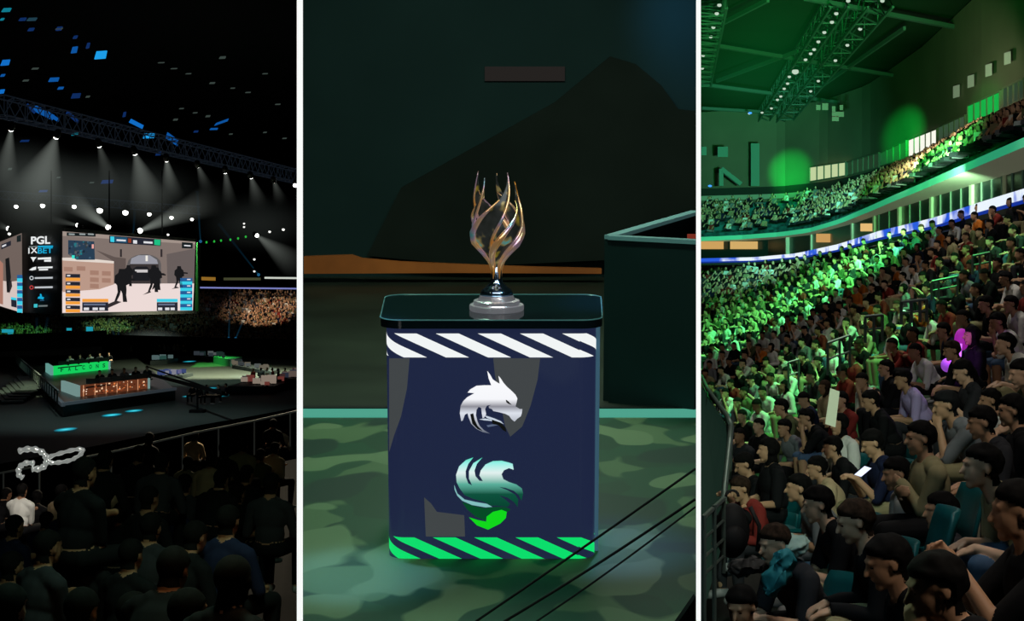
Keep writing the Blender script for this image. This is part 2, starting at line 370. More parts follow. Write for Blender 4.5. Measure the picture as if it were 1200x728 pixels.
tc = nt.nodes.new('ShaderNodeTexCoord'); nz = nt.nodes.new('ShaderNodeTexNoise'); nz.inputs['Scale'].default_value = 7; r = nt.nodes.new('ShaderNodeValToRGB'); e = r.color_ramp.elements
e[0].position = 0.3; e[0].color = (1.0,0.40,0.05,1); e[1].position = 0.72; e[1].color = (0.08,0.55,0.55,1); k = e.new(0.5); k.color = (0.95,0.6,0.3,1); k = e.new(0.6); k.color = (0.7,0.45,0.6,1)
nt.links.new(tc.outputs['Object'], nz.inputs['Vector']); nt.links.new(nz.outputs['Fac'], r.inputs['Fac']); nt.links.new(r.outputs['Color'], b.inputs['Base Color'])
nt.links.new(r.outputs['Color'], b.inputs['Emission Color']); b.inputs['Emission Strength'].default_value = 0.16
ZB = 0.13; HT = 0.55
def RR(t):
    xs = [0,0.15,0.25,0.35,0.47,0.58,0.75,0.9,1.0]; ys = [0.024,0.023,0.034,0.068,0.120,0.136,0.130,0.112,0.100]
    return float(np.interp(t, xs, ys))
for k in range(5):
    ph = 2*PI*k/5+0.5; hk = HT*(1.0, 0.95, 1.0, 0.90, 0.97)[k]
    mbp = MB(); mbr = MB(); N = 26; L = []; Rr = []; Mi = []
    vs = []
    for i in range(N+1):
        t = i/N; a = ph+2.3*t**1.15; R0 = RR(t)
        wd = 0.66*(math.sin(PI*min(1, t*0.62+0.10))**0.8)*(1-t**6)+0.01
        z = ZB+hk*t
        row = []
        for j in range(7):
            u = (j-3)/3; aa = a+u*wd*1.0; rr = R0*(1-0.10*(1-u*u)*math.sin(PI*t))
            row.append(Vector((rr*math.cos(aa), rr*math.sin(aa), z+0.05*u*t)))
        vs.append(row); L.append(row[0]); Rr.append(row[-1])
    flat = [p for row in vs for p in row]
    if k in (0, 3): fl = None
    mbp.add(flat, [(i*7+j, i*7+j+1, (i+1)*7+j+1, (i+1)*7+j) for i in range(N) for j in (0,1,2,3,4,5)])
    o = mbp.build('blade', dk, tro, True)
    md = o.modifiers.new('thick', 'SOLIDIFY'); md.thickness = 0.006
    mbr.tube(L, [(0.003+0.016*max(0.0, math.sin(PI*i/N))**1.5)*(1-0.4*(i/N)**3) for i in range(N+1)], 8)
    mbr.tube(Rr, [0.002+0.006*math.sin(PI*i/N) for i in range(N+1)], 8)
    q = mbr.build('rim', goldg, o, True); q['label'] = 'orange gold edge curving up the blade'
# ---- dark crate-like barrier at right
bx = empty('equipment_booth'); bx.matrix_world = RK; tag(bx, 'dark open-topped box behind the podium at the right', 'box')
A = loc_on(713, 472, 2, 0.0); A.z = 0.0
Hb = loc_on(713, 280, 1, A.y).z
B = Vector((xl(814.0, A.y-0.3), A.y-0.3, 0)); Bt = B+Vector((0,0,Hb))
Cc = Vector((xl(812.5, A.y+2.0), A.y+2.0, 0))
grey = mat('dark_panel', s2l((22,42,42)), 0.6, noise=0.08, nscale=1.5, spec=0.2)
def wallseg(P, Q, th=0.05):
    d = (Q-P).normalized(); nn = Vector((-d.y, d.x, 0))*th; b_ = [P, Q, Q+nn, P+nn]; mb = MB(); mb.hexa(b_, [p+Vector((0,0,Hb)) for p in b_]); return mb
wallseg(A, B).build('front_panel', grey, bx)
wallseg(A+Vector((0.01,0.052,0)), Cc).build('side_panel', grey, bx)
rimm = mat('rim_metal', s2l((84,120,118)), 0.5, em=s2l((60,92,92)), es=0.5)
mb = MB(); up = Vector((0,0,Hb+0.012)); mb.bar(A+up, B+up, 0.09, 0.03); mb.bar(A+up, Cc+up, 0.09, 0.03); mb.build('rim', rimm, bx)
mb = MB(); p = A.lerp(Cc, 0.50)+Vector((0.28,-0.2,0)); mb.box((p.x-0.05, p.y-0.05, 0.0), (p.x+0.02, p.y, Hb-0.05)); mb.build('red_lamp', emi('red_dim', (120,44,30)), bx)
# ---- cables
cab = mat('black_cable', (0.003,0.003,0.003), 0.7)
for k, (a, b_, w_) in enumerate((((532,746),(815,549.5),2.0), ((567,743),(815,585.0),2.2), ((607,743),(815,594),1.6))):
    d = 6.95; pts = []
    for i in range(13):
        t = i/12; px = a[0]+(b_[0]-a[0])*t; py = a[1]+(b_[1]-a[1])*t+5*math.sin(PI*t)*(0.6 if k else 0.2); pts.append(U(px, py, d))
    mb = MB(); mb.tube(pts, w_/F*d*0.75, 8); o = mb.build('cable', cab, None, True)
    tag(o, ('uppermost black cable crossing in front of the podium corner', 'middle black cable slanting across the camouflage floor', 'lowest black cable slanting across the camouflage floor')[k], 'cable', 'cables stretched in front of the podium')
mb = MB(); mb.poly([U(786,742,6.9), U(815.4,700,6.9), U(815.4,742,6.9)], None, Vector((0,0.08,0))); o = fixn(mb.build('stage_case', BLACK)); tag(o, 'black wedge shaped case at the lower right corner of the podium stage', 'case')
# ---- lights centre
g = lambda x, y, z: RK @ Vector((x, y, z))
area(g(-1.2, 1.5, 4.2), g(0,0.5,0), 3.1, (0.52,1.0,0.72), 1.2, 1.2, 'stage_wash')
area(g(0.2, 5.0, 4.4), g(0.2,7.0,0.0), 3.0, (0.78,0.95,0.78), 2.0, 1.0, 'rear_wash')
area(g(-1.05,-0.35,2.1), g(0.05,0.3,1.5), 5.0, (1.0,0.62,0.28), 0.35, 0.8, 'trophy_warm')  # unseen warm light added for the metal, cool one opposite
area(g(0.1,-1.0,2.5), g(0.05,0.3,1.5), 1.3, (0.9,0.95,1.0), 1.6, 0.5, 'trophy_front')  # unseen area light added to brighten the silver base
area(g(1.1,-0.6,2.4), g(0.05,0.3,1.5), 3.0, (0.45,0.85,1.0), 0.3, 0.8, 'trophy_cool')
spot(g(0.6,-1.2,2.6), g(0.05,0.30,1.27), 1.6, (1,0.95,0.9), 14, 0.9, 0.05, 'trophy_key')
spot(g(1.5, 9.6, 4.0), g(2.25,10.9,2.9), 3.0, (0.12,0.5,1.0), 48, 1.0, 0.3, 'blue_wash')
spot(g(-0.8, 0.2, 3.9), g(-0.65, -0.25, 0), 3.0, (0.25,0.55,1.0), 16, 0.9, 0.05, 'blue_pool')
spot(g(0.9, 1.2, 3.9), g(0.62, 0.25, 0), 2.4, (0.2,0.4,1.0), 18, 0.9, 0.05, 'blue_pool_right')
area(g(0.0, 6.5, 3.6), g(0,10.8,2.4), 0.14, (0.25,0.9,0.8), 3.0, 1.0, 'backdrop_wash')
# ================================================================== PEOPLE
HL = {}
def Rm(axis, deg): return Matrix.Rotation(math.radians(deg), 3, axis)
def ik(sh, wr, l1, l2, pole):
    d = wr-sh; L = min(d.length, (l1+l2)*0.995); d.normalize()
    a = (l1*l1-l2*l2+L*L)/(2*L); h = math.sqrt(max(0, l1*l1-a*a))
    p = pole-d*pole.dot(d); p.normalize(); return sh+d*a+p*h, sh+d*L
def person_prims(pose, detail):
    """round cones (a, ra, b, rb, label) and ellipsoids (c, r, R, label); facing +Y, seat at z 0.45"""
    cones = []; ells = []
    lean = pose.get('lean', 20); wd = pose.get('build', 1.0)
    pel = Vector((0, 0.0, 0.54)); S = Rm('X', -lean)
    def sp(x, y, z): return pel+S @ Vector((x, y, z))
    ells.append((pel+Vector((0,0.015,0.01)), (0.165*wd,0.115,0.105), None, 'pelvis'))
    ells.append((sp(0,0.01,0.14), (0.155*wd,0.12,0.17), S, 'torso'))
    ells.append((sp(0,0.005,0.31), (0.175*wd,0.122,0.18), S, 'torso'))
    cones.append((sp(-0.14*wd,-0.01,0.42), 0.062, sp(0.14*wd,-0.01,0.42), 0.062, 'torso'))
    cones.append((sp(-0.07,-0.015,0.45), 0.06, sp(0.07,-0.015,0.45), 0.06, 'torso'))
    nk = sp(0,-0.01,0.47)
    hp = pose.get('hpitch', 0); hy = pose.get('hyaw', 0)
    HR = Rm('Z', hy) @ Rm('X', -(lean*0.35)-hp)
    hc = nk+(Rm('X', -lean*0.6) @ Vector((0,0.035,0.165)))
    cones.append((nk-Vector((0,0,0.03)), 0.062, hc+HR @ Vector((0,-0.02,-0.06)), 0.055, 'neck'))
    def he(c, r, lab): ells.append((hc+HR @ Vector(c), r, HR, lab))
    def hcn(a, ra, b, rb, lab): cones.append((hc+HR @ Vector(a), ra, hc+HR @ Vector(b), rb, lab))
    he((0,-0.012,0.03), (0.078,0.098,0.09), 'head'); he((0,0.026,-0.02), (0.062,0.068,0.088), 'head')
    he((0,0.018,-0.062), (0.057,0.062,0.045), 'head'); he((0,0.062,-0.09), (0.03,0.026,0.024), 'head')
    hcn((0,0.09,0.018), 0.009, (0,0.113,-0.022), 0.0125, 'head'); hcn((-0.03,0.082,0.032), 0.012, (0.03,0.082,0.032), 0.012, 'head')
    hcn((-0.018,0.086,-0.053), 0.0095, (0.018,0.086,-0.053), 0.0095, 'head')
    for s in (-1, 1): he((s*0.079,-0.008,-0.005), (0.009,0.018,0.029), 'ear')
    # legs
    sp_k = pose.get('knee', 0.14)
    for s in (-1, 1):
        hip = pel+Vector((s*0.09, 0.02, -0.005)); kn = Vector((s*sp_k*1.15, 0.45, 0.53)); an = Vector((s*sp_k*1.05, 0.42+pose.get('shin', 0.0), 0.10))
        cones.append((hip, 0.084*wd, kn, 0.062, 'thigh')); cones.append((kn, 0.062, kn.lerp(an, 0.35), 0.058, 'calf')); cones.append((kn.lerp(an, 0.35), 0.058, an, 0.040, 'calf'))
        cones.append((an+Vector((0,-0.02,-0.045)), 0.045, an+Vector((s*0.02,0.14,-0.062)), 0.036, 'foot'))
        cones.append((an, 0.04, an+Vector((0,0,-0.04)), 0.042, 'foot'))
    # arms
    for s, key in ((-1, 'L'), (1, 'R')):
        sh = sp(s*0.185*wd, 0.0, 0.40); wr = pose[key][0]
        if wr == 'chin': wr = hc+HR @ Vector((s*0.03, 0.10, -0.17))
        else: wr = Vector((s*wr[0], wr[1], wr[2]))
        el, wr = ik(sh, wr, 0.285, 0.255, Vector((s*0.5, -0.35, -0.8)))
        cones.append((sh, 0.058, el, 0.044, 'uarm')); cones.append((el, 0.043, wr, 0.029, 'farm'))
        hd = Vector((s*pose[key][1][0], pose[key][1][1], pose[key][1][2])).normalized(); pn = Vector((s*pose[key][2][0], pose[key][2][1], pose[key][2][2]))
        pn = (pn-hd*pn.dot(hd)).normalized(); side = hd.cross(pn).normalized()
        if side.x*s > 0: side = -side     # thumb side points inwards
        B = Matrix((side, hd, pn)).transposed()
        ells.append((wr+hd*0.05, (0.042,0.055,0.018), B, 'hand')); cones.append((wr, 0.027, wr+hd*0.03, 0.026, 'hand'))
        if detail:
            for j, ln in enumerate((0.070, 0.078, 0.072, 0.056)):
                o = side*(0.030-0.0205*j); b0 = wr+hd*0.085+o; b1 = b0+hd*ln*0.5-pn*0.008; b2 = b1+hd*ln*0.38-pn*ln*0.42
                cones.append((b0, 0.0105, b1, 0.0098, 'hand')); cones.append((b1, 0.0098, b2, 0.0082, 'hand'))
            t0 = wr+hd*0.025+side*0.032; t1 = t0+hd*0.035+side*0.028; t2 = t1+hd*0.03+side*0.004-pn*0.01
            cones.append((t0, 0.014, t1, 0.012, 'hand')); cones.append((t1, 0.012, t2, 0.0095, 'hand'))
        else: ells.append((wr+hd*0.11, (0.035,0.045,0.02), B, 'hand'))
    return cones, ells, hc, HR, pel
def sd_cone(P, a, ra, b, rb):
    a = np.array(a); b = np.array(b); ba = b-a; t = np.clip(((P-a) @ ba)/max(1e-9, ba @ ba), 0, 1)
    return np.linalg.norm(P-a-t[:, None]*ba, axis=1)-(ra+(rb-ra)*t)
def sd_ell(P, c, r, R):
    q = P-np.array(c)
    if R is not None: q = q @ np.array(R)
    r = np.array(r); k = np.linalg.norm(q/r, axis=1); return (k-1)*min(r)*1.0 if True else k
def remeshed(mb, voxel, smooth_it):
    o = mb.build('tmp'); md = o.modifiers.new('r', 'REMESH'); md.mode = 'VOXEL'; md.voxel_size = voxel
    if smooth_it: s = o.modifiers.new('s', 'SMOOTH'); s.iterations = smooth_it; s.factor = 0.5
    dg = bpy.context.evaluated_depsgraph_get(); dg.update(); me = bpy.data.meshes.new_from_object(o.evaluated_get(dg)); d = o.data
    bpy.data.objects.remove(o); bpy.data.meshes.remove(d); return me
SK = [mat('skin_'+n, s2l(c), 0.55) for n, c in (('fair', (214,170,140)), ('tan', (190,145,112)), ('medium', (160,115,86)))]
HAIR = mat('hair_dark', s2l((13,11,10)), 0.85, noise=0.4, nscale=40, spec=0.12); HAIRB = mat('hair_brown', s2l((48,34,25)), 0.85, spec=0.12, noise=0.4, nscale=40)
EYE = mat('eye_dark', (0.01,0.01,0.01), 0.2)
PROT = {}
def make_person(key, pose, voxel, detail, split):
    cones, ells, hc, HR, pel = person_prims(pose, detail)
    mb = MB(); nn = 12 if voxel < 0.02 else 8
    for a, ra, b, rb, l in cones:
        mb.tube([a, b], [ra, rb], nn); mb.ell(a, (ra,)*3, None, nn, 8); mb.ell(b, (rb,)*3, None, nn, 8)
    for c, r, R, l in ells: mb.ell(c, r, None, 16 if detail else 10, 12 if detail else 8, R)
    me = remeshed(mb, voxel, 2 if detail else 1)
    nv = len(me.vertices); P = np.empty(nv*3); me.vertices.foreach_get('co', P); P = P.reshape(-1, 3)
    N = np.empty(nv*3); me.vertices.foreach_get('normal', N); N = N.reshape(-1, 3)
    best = np.full(nv, 1e9); lab = np.zeros(nv, int); names = ['torso','pelvis','uarm','farm','hand','thigh','calf','foot','neck','head','ear']
    for a, ra, b, rb, l in cones:
        d = sd_cone(P, a, ra, b, rb); k = d < best; best[k] = d[k]; lab[k] = names.index(l)
    for c, r, R, l in ells:
        d = sd_ell(P, c, r, R); k = d < best; best[k] = d[k]; lab[k] = names.index(l)
    # head-local coordinates
    Q = (P-np.array(hc)) @ np.array(HR)
    L = lambda *n: np.isin(lab, [names.index(x) for x in n])
    hs = pose.get('hair', 'short')
    hairv = (L('head') | (L('neck') & (hs == 'long')) | L('ear') & (hs == 'long')) & ((Q[:, 2] > 0.032+0.42*np.maximum(0, Q[:, 1]-0.012)) | ((Q[:, 1] < (0.004 if hs == 'short' else 0.03)) & (Q[:, 2] > (-0.075 if hs == 'short' else -0.2))))
    if hs == 'short': hairv |= L('neck') & (Q[:, 1] < -0.03) & (Q[:, 2] > -0.10)
    hramp = np.clip(np.maximum((Q[:, 2]-0.032-0.42*np.maximum(0, Q[:, 1]-0.012))/0.03, (0.02-Q[:, 1])/0.035), 0.12, 1)*np.clip((Q[:, 2]+(0.08 if hs == 'short' else 0.22))/0.05, 0.15, 1)
    shirt = L('torso', 'uarm'); 
    if pose.get('sleeve', 'short') == 'long': shirt |= L('farm')
    pants = L('pelvis', 'thigh')
    if pose.get('pants', 'long') == 'long': pants |= L('calf')
    shoe = L('foot')
    nf = len(me.polygons)
    fv = np.empty(nf*4, int) if all(len(p.vertices) == 4 for p in me.polygons) else None
    if fv is not None: me.polygons.foreach_get('vertices', fv); FV = fv.reshape(-1, 4)
    else: FV = np.array([list(p.vertices)+[p.vertices[-1]]*(4-len(p.vertices)) for p in me.polygons])
    eyes = (np.abs(np.abs(Q[:, 0])-0.031) < 0.013) & (np.abs(Q[:, 2]-0.008) < 0.006) & (Q[:, 1] > 0.06)
    me.polygons.foreach_set('use_smooth', [True]*nf)
    root_pos = Vector((0,0,0))
    HL[key] = hc.copy()
    if not split:
        mi = np.zeros(nf, int)
        for k, msk in ((2, shirt), (3, pants), (4, shoe), (1, hairv)): mi[msk[FV].sum(axis=1) >= 3] = k
        me.polygons.foreach_set('material_index', mi.tolist()) if False else None
        for m in (SK[0], HAIR, BLACK, BLACK, BLACK): me.materials.append(m)
        me.polygons.foreach_set('material_index', mi.astype(np.int32))
        # give the hair volume
        P2 = P.copy(); P2[hairv] += N[hairv]*(0.012 if voxel < 0.02 else 0.014); P2[shirt | pants] += N[shirt | pants]*0.008
        me.vertices.foreach_set('co', P2.ravel()); me.update()
        o = bpy.data.objects.new('person', me); PROT[key] = (me, None); bpy.data.objects.remove(o); return
    mi = (eyes[FV].sum(axis=1) >= 3).astype(np.int32)
    me.materials.append(SK[0]); me.materials.append(EYE); me.polygons.foreach_set('material_index', mi)
    parts = []
    rs = np.random.RandomState(3)
    def shell(name, msk, off, nz=0.0, freq=30):
        f = FV[msk[FV].all(axis=1)]; ids = np.unique(f); mp = -np.ones(nv, int); mp[ids] = np.arange(len(ids))
        v = P[ids]+N[ids]*off*(hramp[ids][:, None] if name == 'hair' else 1.0)
        if nz: 
            w_ = np.sin(P[ids]*freq+1.3).sum(axis=1)*np.sin(P[ids][:, ::-1]*freq*0.7).sum(axis=1); v = v+N[ids]*(nz*w_[:, None])
        # close the hem: boundary pulled to the skin
        e = np.sort(np.concatenate([f[:, [0,1]], f[:, [1,2]], f[:, [2,3]], f[:, [3,0]]]), axis=1); e = e[e[:, 0] != e[:, 1]]
        u, c = np.unique(e, axis=0, return_counts=True); bd = mp[np.unique(u[c == 1])]
        if name == 'hair': v[bd] = P[ids][bd]+N[ids][bd]*0.001
        else: v[bd] = P[ids][bd]+N[ids][bd]*off*0.6
        m2 = bpy.data.meshes.new(name); ff = [[int(x) for x in dict.fromkeys(mp[r].tolist())] for r in f]
        m2.from_pydata(v.tolist(), [], ff); m2.polygons.foreach_set('use_smooth', [True]*len(m2.polygons)); m2.materials.append(BLACK); parts.append((name, m2))
    shell('hair', hairv, 0.017, 0.0016, 90); shell('shirt', shirt, 0.012, 0.0022, 24); shell('trousers', pants, 0.012, 0.002, 22); shell('shoe', shoe & (P[:, 0] < 0), 0.008); shell('shoe', shoe & (P[:, 0] >= 0), 0.008)
    PROT[key] = (me, parts)
def V(*a): return a
POSES = {
 'lean':   dict(lean=30, L=((.10,.46,.62),(-.2,1,-.35),(0,.3,1)), R=((.12,.44,.62),(-.2,1,-.35),(0,.3,1))),
 'clasp':  dict(lean=36, L=((.07,.50,.63),(-.5,.8,-.3),(.6,.2,.8)), R=((.05,.52,.60),(-.5,.8,-.3),(.6,.2,.8)), knee=.16),
 'upright':dict(lean=6, L=((.14,.30,.64),(-.1,1,-.1),(0,0,1)), R=((.13,.32,.64),(-.15,1,-.1),(0,0,1))),
 'phone':  dict(lean=22, hpitch=18, L=((.06,.40,.82),(-.5,.7,.3),(.4,-.3,.8)), R=((.07,.40,.80),(-.5,.7,.3),(.4,-.3,.8))),
 'chin':   dict(lean=36, L=('chin',(-.3,.2,1),(.5,.5,0)), R=((.02,.40,.66),(-1,.3,0),(0,0,1))),
 'crossed':dict(lean=12, L=((-.06,.26,.84),(-1,.2,.2),(0,1,.2)), R=((-.02,.30,.80),(-1,.1,.1),(0,1,.2))),
 'clap':   dict(lean=16, L=((.04,.42,.92),(-.2,.7,.6),(1,.1,0)), R=((.03,.42,.93),(-.2,.7,.6),(1,.1,0))),
}
import copy as _c
def P_(k, **kw): d = dict(POSES[k]); d.update(kw); return d
for k, pz in (('lean', P_('lean')), ('clasp', P_('clasp', pants='short')), ('upright', P_('upright', hair='long')), ('phone', P_('phone')), ('chin', P_('chin', pants='short')),
              ('crossed', P_('crossed', sleeve='long')), ('leanlong', P_('lean', sleeve='long', hpitch=8)), ('clap', P_('clap', build=1.08)), ('forearms', P_('lean', lean=40, hpitch=-12, build=1.08))):
    make_person('near_'+k, pz, 0.0085, True, True)
for k, pz in (('lean', P_('lean')), ('clasp', P_('clasp', pants='short')), ('upright', P_('upright')), ('phone', P_('phone')), ('crossed', P_('crossed', sleeve='long')), ('long', P_('upright', hair='long', lean=14, sleeve='long')), ('chin', P_('chin'))):
    make_person('mid_'+k, pz, 0.016, False, False); make_person('low_'+k, pz, 0.030, False, False)
COL = {'black': (20,20,22), 'white': (225,222,215), 'grey': (120,122,126), 'navy': (28,34,60), 'olive': (86,90,60), 'tan': (190,165,130), 'teal': (60,140,130), 'orange': (205,110,40), 'charcoal': (48,48,52), 'khaki': (150,140,105), 'red': (130,45,40), 'lavender': (190,170,220), 'denim': (70,92,120), 'cream': (225,215,190), 'pale blue': (150,175,200)}
CM = {k: mat('cloth_'+k.replace(' ', '_'), s2l(v), 0.85, spec=0.15) for k, v in COL.items()}
SHOE = mat('shoe_pale', s2l((150,150,150)), 0.7)
def slot(o, i, m):
    s = o.material_slots[i]; s.link = 'OBJECT'; s.material = m
SEATM = None
def put_person(key, px, py, d, yaw, top, pants, hair='dark', skin=0, label=None, group=None, scale=1.0, name='person'):
    """head centre seen at px,py at depth d; yaw = heading of +Y axis, 0 = away from camera, 90 = facing left"""
    me, parts = PROT[key]
    o = bpy.data.objects.new(name, me); C.objects.link(o)
    hl = HL[key]*scale; rz = math.radians(yaw)
    hw = U(px, py, d); off = Matrix.Rotation(rz, 3, 'Z') @ hl
    o.location = hw-off; o.rotation_euler = (0,0,rz); o.scale = (scale,)*3
    hm = HAIR if hair == 'dark' else (CM[hair] if hair in CM else HAIRB)
    if parts is None:
        for i, m in enumerate((SK[skin], hm, CM[top], CM[pants], SHOE)): slot(o, i, m)
    else:
        slot(o, 0, SK[skin])
        for (nm, m2), m in zip(parts, (hm, CM[top], CM[pants], SHOE, SHOE)):
            c = bpy.data.objects.new(nm, m2); C.objects.link(c); c.parent = o; slot(c, 0, m)
    tag(o, label, 'person', group); return o
# ================================================================== LEFT: arena seen from the stands
HF = 8.0
def G(px, py, z=0.0):                     # point on the arena floor (+z) seen at px,py
    return ray(px, py)*((-HF+z)/ray(px, py).z)
def dl(p): return p.y
cmat = mat('arena_concrete', s2l((60,66,62)), 0.6, noise=0.25, nscale=0.05)
mb = MB(); mb.add([Vector((-190,60,-HF)), Vector((-8,60,-HF)), Vector((-40,520,-HF)), Vector((-190,520,-HF))], [(0,1,2,3)])
struct(mb.build('floor_arena', cmat))
mb = MB(); mb.add([Vector((-300,60,24)), Vector((-8,60,24)), Vector((-8,520,40)), Vector((-300,520,40))], [(3,2,1,0)]); struct(mb.build('ceiling', BLACK))
mb = MB(); mb.add([U(-60,430,330), U(352,430,330), U(352,-100,330), U(-60,-100,330)], [(0,1,2,3)]); struct(mb.build('wall_arena_far', mat('far_wall', (0.006,0.008,0.008), 0.95, spec=0)))
# ---- low dark barrier band behind the floor
mb = MB(); 
for a, b in (((-5,398),(120,398)), ((120,398),(352,414))):
    A0 = G(a[0], a[1]+15); B0 = G(b[0], b[1]+8); mb.hexa([A0, B0, B0+Vector((0,2,0)), A0+Vector((0,2,0))], [p+Vector((0,0,2.6)) for p in (A0, B0, B0+Vector((0,2,0)), A0+Vector((0,2,0)))])
tag(mb.build('crowd_barrier', mat('barrier_black', s2l((12,16,15)), 0.9, spec=0.05)), 'long black crowd barrier between the arena floor and the far stand', 'barrier')
# ---- central hanging scoreboard
d1 = 150.0; LT = U(73, 269.6, d1); LB = U(73, 368, d1); RT = U(229, 282.3, d1*80.4/67.2); RBt = U(227.5, 364.7, d1*80.4/67.2)
sb = empty('hanging_scoreboard', LT); tag(sb, 'large hanging scoreboard showing a shooter game above the arena stage', 'scoreboard')
def rel(o): o.location = -Vector(sb.location); o.parent = sb; return o
fr = mat('screen_frame', (0.006,0.006,0.007), 0.7)
nrm = (RT-LT).cross(LB-LT).normalized()
if nrm.y > 0: nrm = -nrm
FP = LT+nrm*0.10
def fp(px, py, off=0.0): return on_plane(px, py, FP+nrm*off, nrm)
# body prism : left face, sponsor face, front face, right sponsor face
SPL = U(26.0, 272.5, 158.0); SPLb = U(27, 366.5, 158.0)
cor_t = [U(-60, 300, 215), SPL, U(72.3, 269.0, 150.6), U(229.8, 282.0, 180.3), U(235.2, 287, 190)]
cor_b = [U(-60, 352, 215), SPLb, U(72.3, 369.5, 150.6), U(228.2, 366, 180.3), U(234, 364, 190)]
back = [Vector((-28,215,0)), Vector((-60,235,0))]
def zt(v, z): return Vector((v.x, v.y, z))
mb = MB(); top = cor_t; bot = cor_b
for i in range(4): mb.add([bot[i], bot[i+1], top[i+1], top[i]], [(0,1,2,3)])
mb.add(top+[Vector((-52,236,top[4].z))], [tuple(range(6))]); mb.add(bot+[Vector((-52,236,bot[4].z))], [tuple(reversed(range(6)))])
mb.add([bot[4], Vector((-52,236,bot[4].z)), Vector((-52,236,top[4].z)), top[4]], [(0,1,2,3)])
rel(mb.build('cabinet', fr))
def E(n, c, s=1.0): return emi('scr_'+n, c, s)
def drawer(fpx):
    mb = MB()
    def q(x0, y0, x1, y1, m, o=0.06): mb.add([fpx(x0,y0,o), fpx(x1,y0,o), fpx(x1,y1,o), fpx(x0,y1,o)], [(0,1,2,3)], m)
    def p(pts, m, o=0.06): mb.poly([fpx(x, y, o) for x, y in pts], m)
    return mb, q, p
mb, q, p = drawer(fp)
cr = lambda x, y: (70+x/6.065, 260+y/6.065)
def pc(pts, m, o): p([cr(*t) for t in pts], m, o)
pc([(20,58),(965,135),(945,635),(18,652)], E('wall', (128,114,108)), 0.0)
pc([(20,58),(965,135),(964,160),(20,100)], E('wall_hi', (160,145,136)), 0.02)
pc([(760,230),(962,190),(955,440),(765,440)], E('wall_r', (104,94,92)), 0.04)
pc([(255,200),(380,280),(385,440),(470,440),(470,260),(390,250)], E('wall_sh', (96,84,80)), 0.04)
pc([(18,490),(380,440),(955,438),(945,635),(18,652)], E('ground', (236,218,214)), 0.06)
pc([(18,260),(150,260),(385,285),(385,445),(280,480),(20,500)], E('block', (186,152,136)), 0.08)
pc([(18,255),(150,255),(385,280),(385,296),(18,275)], E('ledge', (226,214,204)), 0.10)
for (x, y) in ((30,320),(120,315),(215,345),(300,350),(215,395),(300,400),(40,385),(215,440)):
    pc([(x,y),(x+62,y+3),(x+62,y+34),(x,y+32)], E('brick', (164,126,110)), 0.12)
# archway
arch = [(480,440),(480,300)]+[(600+120*math.cos(math.radians(a)), 300-70*math.sin(math.radians(a))) for a in range(180, -1, -20)]+[(720,440)]
pc(arch, E('arch_rim', (96,92,92)), 0.08)
arch = [(498,440),(498,302)]+[(600+102*math.cos(math.radians(a)), 302-58*math.sin(math.radians(a))) for a in range(180, -1, -20)]+[(702,440)]
pc(arch, E('arch_in', (60,54,54)), 0.10)
pc([(500,300),(510,260),(560,238),(640,238),(690,270),(700,300)], E('arch_sky', (150,150,160)), 0.12)
pc([(520,335),(545,318),(620,318),(640,340),(640,420),(520,420)], E('truck', (30,30,34)), 0.14); pc([(535,340),(625,340),(625,360),(535,360)], E('truck_glass', (205,200,200)), 0.16)
pc([(610,240),(626,240),(626,280),(610,280)], E('flare', (240,235,225)), 0.16)
for x in (428, 716): pc([(x,195),(x+14,195),(x+14,250),(x,250)], E('slit', (50,44,46)), 0.12)
# soldiers (flat picture on the screen)
dkx = E('soldier', (26,26,28)); shd = E('shadow', (50,44,46))
def man(x, y, s, lean=0):
    T = lambda a: [(x+s*u, y+s*v) for u, v in a]
    pc(T([(-8,-100),(8,-100),(11,-88),(20,-80),(24,-55),(14,-50),(15,-38),(14,-20),(17,0),(4,0),(2,-25),(-2,-35),(-6,-20),(-14,-4),(-22,-2),(-12,-30),(-14,-50),(-22,-60),(-20,-80),(-10,-88)]), dkx, 0.20)
    pc(T([(-22,-78),(40,-70),(40,-64),(-10,-68)]), dkx, 0.22)
pc([(440,570),(350,610),(250,640),(330,590),(400,560)], shd, 0.14); man(440, 570, 2.35)
man(488, 458, 1.5); pc([(640,505),(590,520),(640,490),(650,500)], shd, 0.14); man(668, 500, 1.9); man(690, 485, 1.6)
pc([(850,470),(795,478),(830,460)], shd, 0.14); man(848, 470, 1.55)
# heads-up display
hd = E('hud_dark', (36,38,50)); org = E('hud_orange', (244,160,60)); cy = E('hud_cyan', (60,208,232)); bl = E('hud_blue', (38,92,150)); wt = E('hud_white', (225,225,230))
for k in range(5):
    y = 370+k*56; pc([(42,y),(145,y+2),(145,y+28),(42,y+26)], hd, 0.2); pc([(42,y+27),(145,y+29),(145,y+50),(42,y+50)], org, 0.2); pc([(52,y+8),(75,y+8),(75,y+18),(52,y+18)], wt, 0.24)
    y = 400+k*46; pc([(856,y),(942,y),(942,y+24),(856,y+24)], bl, 0.2); pc([(856,y+24),(942,y+24),(942,y+46),(856,y+46)], cy, 0.2); pc([(905,y+6),(930,y+6),(930,y+14),(905,y+14)], wt, 0.24)
for x0, x1, c in ((160,345,org), (690,838,cy)):
    pc([(x0,548),(x1,548),(x1,570),(x0,570)], c, 0.2); pc([(x0,572),(x1,572),(x1,634),(x0,634)], hd, 0.2)
    for u in (0.06, 0.4, 0.66): pc([(x0+(x1-x0)*u,610),(x0+(x1-x0)*(u+0.2),610),(x0+(x1-x0)*(u+0.2),628),(x0+(x1-x0)*u,628)], wt, 0.24)
    pc([(x0+10,582),(x1-20,582),(x1-20,594),(x0+10,594)], E('hud_mid', (100,110,135)), 0.24)
